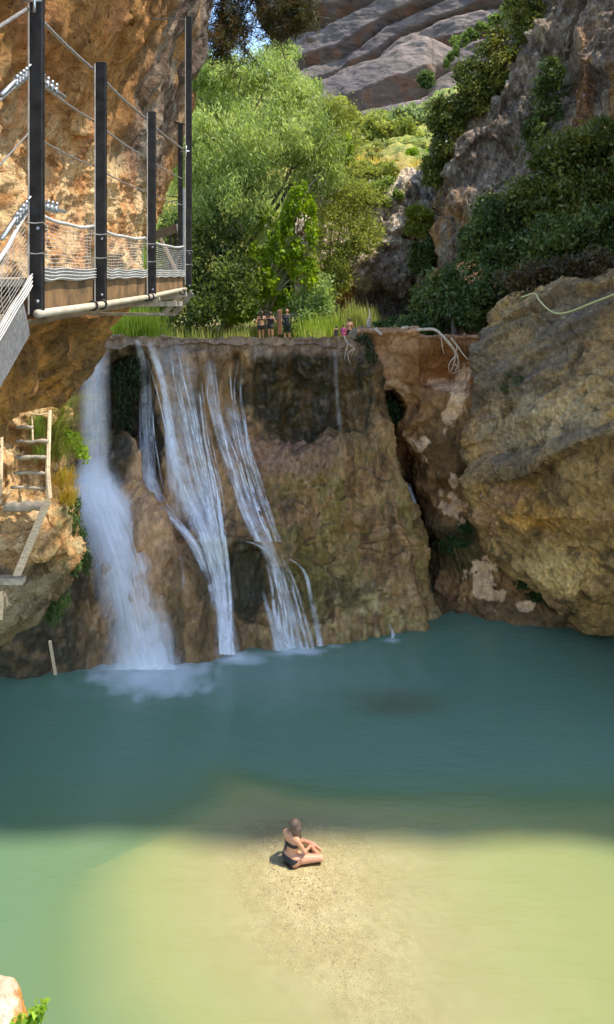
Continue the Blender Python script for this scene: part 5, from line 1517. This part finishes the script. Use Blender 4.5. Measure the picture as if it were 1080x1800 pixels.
def threads(left, right, n, seed, wr, st):
    """separate thin threads scattered between the two edges of a fall"""
    rng = np.random.default_rng(seed); left, right = np.array(left, float), np.array(right, float); out = []
    for i in range(n):
        u = np.clip((i + rng.uniform(-.4, 1.4)) / n, 0, 1); y0, y1 = left[0, 1], min(left[-1, 1], right[-1, 1])
        a = y0 + (y1 - y0) * (rng.random() ** 2) * 0.55; b = a + (y1 - a) * rng.uniform(.45, 1.0)
        if rng.random() < .45: b = y1
        ys = np.linspace(a, b, 7); wv = rng.normal(size=7).cumsum() * 0.03; wd = rng.uniform(*wr); s = st * rng.uniform(.5, 1.15)
        pts = []
        for k, y in enumerate(ys):
            xl = np.interp(y, left[:, 1], left[:, 0]); xr = np.interp(y, right[:, 1], right[:, 0])
            e = min(1, k / 1.5) * (1 if b == y1 else min(1, (6 - k) / 2.0))
            pts.append((xl + (xr - xl) * np.clip(u + wv[k], -.03, 1.03), y, wd * (0.8 + 0.12 * k), s * e))
        out.append((pts, [(0.04 + 0.06 * rng.random(), 1, 1.0)]))
    return out


def fall(name, label, courses, mat=None):
    V, Q, U, A = [], [], [], []; b = 0
    for i, (path, layers) in enumerate(courses):
        v, q, u, a = sheet(path, layers, nu=5 if max(z[2] for z in path) < 4 else 13, seed=len(label) + i)
        V.append(v); Q.append(q + b); U.append(u); A.append(a); b += len(v)
    me = mesh_np(np.concatenate(V), np.concatenate(Q), None, uv=np.concatenate(U), attrs={'fade': np.concatenate(A)})
    return tag(link(name, me, mat or M_white), label, 'waterfall')


fall('waterfall', 'widest waterfall, leftmost of the falls, a free column bursting into a white fan', [
    ([(167, 598, 30, .42, 24.8), (166, 640, 31, .45, 24.55), (166, 720, 31, .42, 24.35), (166, 800, 33, .5, 24.2), (168, 850, 38, .4, 24.1), (170, 872, 42, .0, 24.0)], [(0.0, 1, 1.0), (0.22, .9, .8), (0.4, .8, .5)]),
    ([(162, 800, 26, .0, 24.0), (166, 835, 42, .65, 23.9), (184, 880, 72, 1.25, 23.6), (206, 930, 78, 1.3, 23.2), (225, 990, 76, 1.15, 22.7), (242, 1060, 74, .9, 22.2), (254, 1120, 74, .8, 21.8), (260, 1176, 74, .75, 21.5)],
     [(0.0, 1, .8), (0.22, .94, .75), (0.42, .86, .65), (.6, .75, .5)]),
    ([(152, 820, 24, .0, 23.7), (152, 862, 30, .8, 23.5), (160, 900, 34, .6, 23.3), (176, 970, 34, .0, 23.0)], [(0.05, 1, .9), (0.3, .9, .7)]),
    ([(166, 800, 26, .0, 23.9), (168, 845, 46, .45, 23.7), (174, 885, 58, .5, 23.4), (182, 940, 60, .0, 23.2)], [(0.5, 1.1, .8), (.7, 1.2, .5)]),
    ([(222, 1010, 10, .0, 22.3), (232, 1060, 12, .5, 22.0), (246, 1110, 14, .5, 21.7), (262, 1172, 20, .4, 21.4)], [(0.1, 1, 1)]),
    ([(228, 1090, 44, .0, 21.9), (240, 1135, 64, .30, 21.6), (248, 1178, 84, .45, 21.3)], [(0.5, 1, 1), (.7, .9, .8)]),
], M_veil)
fall('waterfall', 'thin stream sliding over the tan buttress between the widest fall and the middle fall', [
    ([(240, 596, 6, .5), (250, 630, 10, .6), (257, 680, 13, .5), (258, 760, 15, .42), (258, 830, 17, .42), (260, 862, 19, .0)], th),
    ([(254, 800, 14, .0), (258, 836, 20, .35), (270, 875, 22, .6), (290, 900, 15, .9), (318, 926, 11, 1.1), (345, 965, 11, 1.0), (364, 1020, 10, .7), (380, 1075, 10, .0)], [(0.03, 1, 1.1), (0.12, .8, .8)]),
    ([(312, 962, 3, .5), (320, 990, 4, .6), (324, 1040, 5, .0)], th), ([(330, 975, 3, .3), (345, 1000, 4, .5), (352, 1040, 4, .0)], th),
] + threads([(244, 640), (246, 760), (252, 850), (276, 892), (335, 952)], [(270, 640), (272, 760), (284, 856), (304, 892), (352, 952)], 9, 71, (1, 2.2), .7))
MID_L = [(246, 596), (264, 650), (288, 720), (298, 790), (312, 850), (348, 930), (372, 1010), (384, 1080), (388, 1150)]
MID_R = [(352, 606), (356, 680), (368, 760), (386, 850), (396, 930), (404, 1000), (408, 1080), (414, 1150)]
fall('waterfall', 'broad middle fall of many white threads running down the brown weir face', [
    ([(300, 600, 50, .16), (314, 680, 44, .26), (330, 780, 38, .38), (350, 860, 38, .45), (372, 940, 27, .6), (388, 1010, 20, .7), (396, 1090, 20, .7), (402, 1152, 26, .75)], [(0.03, 1, 1.0), (0.10, .8, .6)]),
    ([(262, 598, 9, .5), (282, 655, 9, .8), (292, 700, 8, .9), (304, 780, 14, .75), (322, 850, 22, .65), (348, 915, 24, .7), (368, 960, 18, .7), (384, 1030, 13, .6), (392, 1095, 12, .7), (398, 1150, 16, .8)], [(0.05, 1, .95), (0.12, .85, .6)]),
    ([(296, 712, 8, .4), (300, 780, 12, .7), (308, 860, 16, .4), (318, 930, 16, .0)], th),
    ([(352, 690, 2.5, .7), (362, 780, 3, .8), (382, 870, 4, 1.0), (390, 945, 5, .8), (398, 1010, 5, .0)], th),
] + threads(MID_L, MID_R, 24, 72, (0.8, 3.4), 1.15))
fall('waterfall', 'broken right hand fall stepping over a mossy ledge into the pool', [
    ([(368, 628, 8, .3), (372, 690, 11, .5), (386, 750, 14, .5), (404, 810, 18, .45), (428, 870, 20, .42), (450, 925, 20, .4), (470, 962, 16, .5), (488, 1010, 15, .55), (506, 1065, 18, .5), (520, 1110, 24, .55), (528, 1142, 28, .65)], [(0.04, 1, 1.0), (.1, .8, .5)]),
    ([(402, 700, 14, .0), (410, 730, 17, .35), (424, 780, 17, .4), (444, 840, 16, .0)], th),
    ([(392, 953, 5, .5), (415, 951, 5, .7), (440, 953, 5, .9), (462, 964, 6, .9), (478, 985, 6, .0)], [(0.06, 1, 1.1)]),
    ([(462, 1035, 4, .0), (472, 1075, 6, .6), (482, 1110, 7, .7), (488, 1144, 10, .9)], th), ([(476, 1070, 10, .0), (494, 1110, 14, .45), (505, 1144, 18, .6)], th),
    ([(500, 975, 3, .0), (534, 1003, 3.5, .8), (546, 1050, 5, .6), (556, 1095, 6, .45), (564, 1136, 7, .9)], th),
] + threads([(360, 622), (368, 700), (384, 770), (406, 840), (430, 910), (450, 952)], [(436, 628), (430, 700), (446, 790), (468, 870), (486, 930), (500, 968)], 17, 73, (0.8, 3.2), 1.05)
  + threads([(452, 956), (470, 1010), (478, 1080), (484, 1144)], [(496, 968), (514, 1010), (532, 1070), (550, 1140)], 10, 74, (0.9, 3.4), .85))
fall('waterfall', 'faint thin trickle down the dark mossy part of the weir on the right', [([(588, 612, 4, .12), (592, 660, 5, .22), (596, 720, 5, .25), (600, 780, 5, .12), (601, 800, 5, .05)], [(0.03, 1, 1.0)])])
fall('waterfall', 'tiny trickle at the foot of the weir tip, smallest of all', [([(684, 1096, 3, .3), (690, 1110, 4, .8), (693, 1123, 6, .9)], th)])
fall('waterfall', 'narrow bluish chute of water inside the dark cleft beside the weir', [([(716, 850, 6, .3, 27.6), (724, 880, 10, 1.0, 27.3), (732, 915, 11, 1.0, 27.1), (741, 955, 7, .5, 26.9)], [(0.0, 1, 1), (0.08, .9, .8), (.16, .8, .8)])])

# ------------------------------------------------------------------ people
def sdf_mesh(caps, res, k=0.03):
    """one continuous skin around tapered limbs: smooth union of round cones, surface nets"""
    A = np.array([c[0] for c in caps], float); Bp = np.array([c[1] for c in caps], float); R1 = np.array([c[2] for c in caps]); R2 = np.array([c[3] for c in caps])
    rm = np.maximum(R1, R2)[:, None]
    lo = np.minimum(A, Bp).min(0) - rm.max() - 3 * res; hi = np.maximum(A, Bp).max(0) + rm.max() + 3 * res
    n = np.ceil((hi - lo) / res).astype(int) + 1
    ax = [lo[i] + res * np.arange(n[i]) for i in range(3)]
    f = np.full(n, 1.0)
    for c in caps:
        a, b, r1, r2 = np.array(c[0], float), np.array(c[1], float), c[2], c[3]; kk = c[4] if len(c) > 4 else k
        m_ = max(r1, r2) + kk + 2 * res
        l = np.maximum(((np.minimum(a, b) - m_ - lo) / res).astype(int), 0); h = np.minimum(((np.maximum(a, b) + m_ - lo) / res).astype(int) + 2, n)
        g = np.stack(np.meshgrid(*[ax[i][l[i]:h[i]] for i in range(3)], indexing='ij'), -1)
        d = b - a; t = np.clip(((g - a) @ d) / max(d @ d, 1e-9), 0, 1)
        dist = np.linalg.norm(g - a - t[..., None] * d, axis=-1) - (r1 + (r2 - r1) * t)
        s = f[l[0]:h[0], l[1]:h[1], l[2]:h[2]]
        hh = np.clip(0.5 + 0.5 * (s - dist) / kk, 0, 1)
        f[l[0]:h[0], l[1]:h[1], l[2]:h[2]] = s * (1 - hh) + dist * hh - kk * hh * (1 - hh)
    ins = f < 0
    cell = np.zeros(n - 1, int); cnt = np.zeros(n - 1); acc = np.zeros(tuple(n - 1) + (3,))
    for axn in range(3):
        o1, o2 = [a_ for a_ in range(3) if a_ != axn]
        for i in (0, 1):
            for j in (0, 1):
                s0 = [None] * 3; s1 = [None] * 3
                s0[o1] = s1[o1] = slice(i, n[o1] - 1 + i); s0[o2] = s1[o2] = slice(j, n[o2] - 1 + j)
                s0[axn] = slice(0, n[axn] - 1); s1[axn] = slice(1, n[axn])
                f0, f1 = f[tuple(s0)], f[tuple(s1)]; cr = (f0 < 0) != (f1 < 0)
                t = np.where(cr, f0 / np.where(np.abs(f0 - f1) < 1e-12, 1, f0 - f1), 0)
                acc[..., axn] += np.where(cr, t, 0); acc[..., o1] += cr * i; acc[..., o2] += cr * j; cnt += cr
    act = cnt > 0; idx = -np.ones(n - 1, int); idx[act] = np.arange(act.sum())
    cc = np.argwhere(act); v = lo + res * (cc + acc[act] / cnt[act][:, None])
    Q = []
    for axn in range(3):
        o1, o2 = (axn + 1) % 3, (axn + 2) % 3
        s0 = [slice(1, n[q_] - 1) for q_ in range(3)]; s0[axn] = slice(0, n[axn] - 1); s1 = list(s0); s1[axn] = slice(1, n[axn])
        a_, b_ = ins[tuple(s0)], ins[tuple(s1)]; e = np.argwhere(a_ != b_); st = a_[a_ != b_]
        off = np.ones(3, int); off[axn] = 0; e = e + off
        def cid(d1, d2):
            q_ = e.copy(); q_[:, o1] -= d1; q_[:, o2] -= d2; return idx[q_[:, 0], q_[:, 1], q_[:, 2]]
        qd = np.stack([cid(1, 1), cid(0, 1), cid(0, 0), cid(1, 0)], 1)
        Q.append(np.where(st[:, None], qd, qd[:, ::-1]))
    Q = np.concatenate(Q); Q = Q[(Q >= 0).all(1)]
    # light smoothing
    for _ in range(2):
        s = np.zeros_like(v); c = np.zeros(len(v))
        for i in range(4):
            np.add.at(s, Q[:, i], v[Q[:, (i + 1) % 4]] + v[Q[:, (i + 3) % 4]]); np.add.at(c, Q[:, i], 2)
        v = 0.5 * v + 0.5 * s / np.maximum(c, 1)[:, None]
    fn = np.cross(v[Q[:, 2]] - v[Q[:, 0]], v[Q[:, 3]] - v[Q[:, 1]]); vn = np.zeros_like(v)
    for i in range(4): np.add.at(vn, Q[:, i], fn)
    vn /= np.linalg.norm(vn, axis=1)[:, None] + 1e-12
    return v, Q, vn


def skin_mat(name, col):
    m, nt, out = newmat(name)
    bs = N(nt, 'ShaderNodeBsdfPrincipled', Roughness=0.5); bs.inputs['Subsurface Weight'].default_value = 0.12; bs.inputs['Subsurface Radius'].default_value = (0.02, 0.008, 0.004)
    tc = N(nt, 'ShaderNodeTexCoord'); n1 = N(nt, 'ShaderNodeTexNoise', Scale=9.0, Detail=3.0); L(nt, tc.outputs['Object'], n1.inputs['Vector'])
    mx = N(nt, 'ShaderNodeMixRGB'); L(nt, n1.outputs['Fac'], mx.inputs[0]); mx.inputs[1].default_value = (*[c * 0.88 for c in col], 1); mx.inputs[2].default_value = (*np.clip(np.array(col) * 1.1, 0, 1), 1)
    L(nt, mx.outputs[0], bs.inputs['Base Color']); L(nt, bs.outputs[0], out.inputs[0])
    return m


M_skin = skin_mat('skin', (0.52, 0.25, 0.135)); M_skin2 = skin_mat('tanned_skin', (0.40, 0.20, 0.12))
M_black = simple_mat('black_cloth', (0.016, 0.016, 0.018), rough=0.7, nscale=40)
M_pink = simple_mat('pink_cloth', (0.45, 0.08, 0.17), rough=0.7, nscale=40)
M_hair = simple_mat('ash_brown_hair', (0.105, 0.066, 0.043), rough=0.45, nscale=16, contrast=0.55, stretch=(4, 4, 0.5), bump=0.006)
M_dhair = simple_mat('dark_hair', (0.05, 0.032, 0.022), rough=0.5, nscale=20)


def cloth(name, v, Q, vn, sel, mat, parent, off=0.007):
    fm = sel[Q].all(1); q = Q[fm]; u, inv = np.unique(q, return_inverse=True)
    if not len(u): return None
    return link(name, mesh_np(v[u] + vn[u] * off, inv.reshape(-1, 4)), mat, parent, world=False)


def person(label, loc, rz, caps, res, skin, group=None):
    v, Q, vn = sdf_mesh(caps, res)
    o = link('person', mesh_np(v, Q), skin); o.location = loc; o.rotation_euler = (0, 0, rz); tag(o, label, 'person', group)
    return o, v, Q, vn


# the bather on the gravel bar: cross-legged, back to the viewer, head turned to her right
hd = np.array((.025, .055, .685)); fd = np.array((.55, .83, -.15)); fd /= np.linalg.norm(fd); sd_ = np.array((fd[1], -fd[0], 0))
caps = [
    ((-.085, .0, .105), (.085, .0, .105), .112, .112), ((-.08, -.03, .09), (-.08, -.03, .085), .095, .095), ((.08, -.03, .09), (.08, -.03, .085), .095, .095),
    ((0, .015, .15), (-.012, .005, .30), .112, .090), ((-.045, .005, .30), (.035, .005, .30), .080, .080),
    ((-.065, .01, .40), (.055, .01, .40), .092, .092), ((-.095, -.005, .475), (.085, -.005, .47), .070, .070),
    ((-.07, .085, .385), (-.07, .09, .38), .05, .05), ((.06, .085, .385), (.06, .09, .38), .05, .05),
    ((-.145, -.01, .505), (.135, -.01, .49), .050, .050, .04), ((0, .005, .52), (.018, .035, .62), .052, .043),
    (hd + (0, -.012, .02), hd + (0, .012, -.01), .082, .075), (hd + fd * .045 + (0, 0, -.055), hd + fd * .055 + (0, 0, -.075), .048, .038),
    (hd + fd * .088 + (0, 0, -.012), hd + fd * .102 + (0, 0, -.028), .010, .013, .012),
    (hd + sd_ * .078 + (0, 0, -.005), hd + sd_ * .080 + (0, 0, -.03), .014, .011, .01), (hd - sd_ * .078 + (0, 0, -.005), hd - sd_ * .080 + (0, 0, -.03), .014, .011, .01),
    ((.150, -.01, .475), (.225, .085, .275), .046, .037, .025), ((.225, .085, .275), (.150, .285, .185), .037, .024, .02),
    ((-.160, -.01, .49), (-.240, .095, .285), .046, .037, .025), ((-.240, .095, .285), (-.150, .29, .185), .037, .024, .02),
    ((.095, .02, .105), (.39, .345, .095), .095, .060, .03), ((.39, .345, .09), (.06, .47, .06), .056, .036, .03), ((.06, .47, .05), (-.09, .505, .035), .034, .022, .02),
    ((-.095, .02, .105), (-.37, .37, .095), .095, .060, .03), ((-.37, .37, .09), (.06, .54, .07), .056, .036, .03), ((.08, .54, .062), (.235, .545, .05), .036, .024, .02),
]
for sx_, hx in ((1, .150), (-1, -.150)):
    w0 = np.array((hx, .285, .185)); pd = np.array((-sx_ * .45, .85, -.25)); pd /= np.linalg.norm(pd); sd2 = np.array((pd[1], -pd[0], 0))
    pc = w0 + pd * .045
    caps.append((w0, w0 + pd * .075, .024, .026, .015))
    for fi, (o_, ln) in enumerate(((-.027, .060), (-.009, .072), (.009, .068), (.027, .052))):
        k0 = w0 + pd * .085 + sd2 * o_; k1 = k0 + pd * ln * .55 + (0, 0, -.006); k2 = k1 + pd * ln * .4 + np.array((0, 0, -.022))
        caps += [(k0, k1, .0088, .008, .004), (k1, k2, .008, .0068, .004)]
    t0 = w0 + pd * .03 - sx_ * sd2 * .024 * 1; t1 = t0 - sx_ * sd2 * .03 + pd * .03; caps += [(t0, t1, .010, .0085, .006), (t1, t1 + pd * .022, .0085, .007, .004)]
wloc = np.array(P(514, 1519, 14.2)); wloc = (wloc[0], 14.28, -0.012)
WR = math.radians(-42)
wo_, v, Q, vn = person('woman in a black bikini sitting cross legged on the gravel bar, seen from behind', wloc, WR, caps, 0.0085, M_skin)
tor = (v[:, 0] / .185) ** 2 + (v[:, 1] / .17) ** 2 < 1
arm = (np.abs(v[:, 0] - .0) > .150) & (v[:, 2] < .46)
cloth('bikini_top', v, Q, vn, tor & ~arm & (v[:, 2] > .332) & (v[:, 2] < .418), M_black, wo_)
ax_ = np.abs(v[:, 0])
cloth('bikini_bottom', v, Q, vn, (v[:, 1] < .05) & (v[:, 2] < .158 - .10 * v[:, 1]) & (v[:, 2] > 0.0 + .95 * np.clip(ax_ - .055, 0, 1)) & (ax_ < .185), M_black, wo_)
for s_ in (-1, 1):
    mb = MB(); mb.tube([(s_ * .150, -.055, .135), (s_ * .185, .0, .150), (s_ * .17, .07, .150), (s_ * .13, .11, .15)], .007, 5)
    mb.ball((s_ * .188, .0, .152), .011, 6, 4)
    for e_ in ((.03, -.03, -.05), (.03, .02, -.055)): mb.tube([(s_ * .188, 0, .152), (s_ * (.188 + e_[0] * .6), e_[1] * .6, .152), (s_ * (.188 + e_[0]), e_[1], .152 + e_[2])], .0045, 4)
    st = mb.build('hip_tie', M_black, None, smooth=True); st.parent = wo_
mb = MB()
mb.tube([(-.05, -.108, .352), (-.054, -.118, .335), (-.066, -.125, .30), (-.060, -.127, .27), (-.045, -.125, .29), (-.047, -.117, .335)], .0055, 5)
mb.tube([(-.05, -.108, .352), (-.075, -.118, .338), (-.088, -.118, .325)], .005, 4); mb.tube([(-.05, -.108, .352), (-.03, -.118, .338), (-.028, -.118, .318)], .005, 4)
for k_ in range(3): mb.tube([(-.075 + .01 * k_, -.100, .352 + .022 * k_), (-.035, -.104, .368 + .02 * k_)], .004, 4); mb.tube([(-.035, -.104, .352 + .022 * k_), (-.075, -.100, .368 + .02 * k_)], .004, 4)
st = mb.build('back_bow', M_black, None, smooth=True); st.parent = wo_
hc = [(hd + (0, -.028, .03), hd + (0, .0, .035), .088, .082), (hd + (.0, -.055, -.01), hd + (.035, -.055, -.09), .070, .055), (hd + (.05, -.03, -.03), hd + (.085, -.02, -.155), .055, .034),
      (hd + (.07, .01, -.03), hd + (.10, .03, -.19), .045, .026), (hd + (.03, -.055, -.09), hd + (.07, -.045, -.19), .042, .022), (hd + (.05, .03, .03), hd + (.085, .045, -.05), .045, .035)]
hv, hq, hn = sdf_mesh(hc, 0.0085, 0.02)
hv = hv + hn * (ridged(hv, 26, 2, sx=(1.4, 1.4, .25)) * 0.0045)[:, None]
link('hair', mesh_np(hv, hq), M_hair, wo_, world=False)
M_eye = simple_mat('eye', (0.5, 0.45, 0.4), rough=.2)
for s_ in (-1, 1):
    mb = MB(); mb.ball(hd + fd * .074 + sd_ * s_ * .032 + np.array((0, 0, .008)), .011, 8, 6)
    e = mb.build('eye', M_eye, None, smooth=True); e.parent = wo_


def stand(h, arm='down', wide=1.0, twist=0.0):
    s = h / 1.70; c = []
    def q(a, b, r1, r2, k=.03): c.append((np.array(a) * s, np.array(b) * s, r1 * s, r2 * s, k * s))
    q((-.06 * wide, 0, .92), (.06 * wide, 0, .92), .115, .115); q((0, 0, .95), (0, 0, 1.15), .115 * wide, .105 * wide); q((-.07 * wide, 0, 1.28), (.07 * wide, 0, 1.28), .10, .10)
    q((-.155 * wide, 0, 1.39), (.155 * wide, 0, 1.39), .06, .06); q((0, 0, 1.42), (0, .02, 1.53), .052, .048); q((0, .015, 1.58), (0, .01, 1.62), .078, .085)
    q((0, .075, 1.55), (0, .08, 1.54), .045, .04)
    for sx in (-1, 1):
        q((sx * .09, 0, .90), (sx * .10, .02, .50), .090, .060); q((sx * .10, .02, .50), (sx * .10, -.01, .09), .056, .036); q((sx * .10, -.02, .05), (sx * .115, .14, .03), .036, .028)
        if arm == 'face' and sx > 0: q((.17, 0, 1.38), (.25, .12, 1.16), .045, .038); q((.25, .12, 1.16), (.08, .16, 1.45), .037, .028); q((.08, .16, 1.45), (.05, .15, 1.52), .03, .022)
        elif arm == 'hips': q((sx * .18, 0, 1.38), (sx * .30, -.05, 1.13), .046, .038); q((sx * .30, -.05, 1.13), (sx * .17, .06, .98), .036, .028); q((sx * .17, .06, .98), (sx * .13, .10, .95), .03, .022)
        else: q((sx * .19, 0, 1.38), (sx * .225, -.01, 1.10), .047, .038); q((sx * .225, -.01, 1.10), (sx * .215, .05, .86), .036, .027); q((sx * .215, .05, .86), (sx * .20, .07, .77), .03, .02)
    return c


def dress(o, v, Q, vn, h, pieces, hair, hairlen=0.0, hm=None):
    s = h / 1.70
    for nm, z0, z1, mt in pieces:
        sel = (v[:, 2] > z0 * s) & (v[:, 2] < z1 * s) & ((np.abs(v[:, 0]) < .205 * s) if nm != 't_shirt' else (np.abs(v[:, 0]) < .26 * s))
        cloth(nm, v, Q, vn, sel, mt, o, .010)
    hc = [((0, -.015 * s, 1.62 * s), (0, .01 * s, 1.64 * s), .095 * s, .09 * s)]
    if hairlen: hc.append(((0, -.05 * s, 1.60 * s), (0, -.07 * s, (1.60 - hairlen) * s), .08 * s, .05 * s))
    if hair:
        a, b, _ = sdf_mesh(hc, 0.02, 0.03); link('hair', mesh_np(a, b), hm or M_dhair, o, world=False)


def behind(px, Y, h, label, rz, skin, pieces, arm='down', hair=True, hl=0.0, wide=1.0, zoff=0.0):
    zg = float(np.interp(Y, [26, 29, 36, 40, 46], [7.6, 8.3, 7.55, 7.25, 7.4])) + zoff
    o, v, Q, vn = person(label, ((px - 540) * Y / F, Y, zg), rz, stand(h, arm, wide), 0.022 * h / 1.7, skin)
    dress(o, v, Q, vn, h, pieces, hair, hl)


behind(460, 40, 1.72, 'woman with long dark hair and dark shorts, leftmost of the people standing behind the weir', 0.3, M_skin2, [('shorts', .74, 1.0, M_black), ('bikini_top', 1.24, 1.30, M_black)], arm='hips', hl=.28)
behind(476, 40, 1.66, 'person in a black swimsuit with a hand raised to the face, behind the weir', -0.5, M_skin2, [('swimsuit', .82, 1.36, M_black)], arm='face')
behind(505, 40, 1.82, 'broad man in a black t-shirt and black shorts standing behind the weir', 0.2, M_skin2, [('shorts', .56, 1.0, M_black), ('t_shirt', .93, 1.44, M_black)], arm='hips', hair=False, wide=1.15)
behind(591, 38, 0.95, 'small dark haired child in dark swimwear, leftmost of the wading group', 0.6, M_skin2, [('swimsuit', .80, 1.36, M_black)], hl=.1)
behind(604, 37.8, 1.0, 'small child in a pink top in the middle of the wading group', -0.3, M_skin2, [('t_shirt', .80, 1.42, M_pink)])
behind(614.5, 38.2, 1.32, 'taller bare backed boy, rightmost of the wading group behind the weir', 0.2, M_skin2, [('shorts', .6, .98, M_black)])
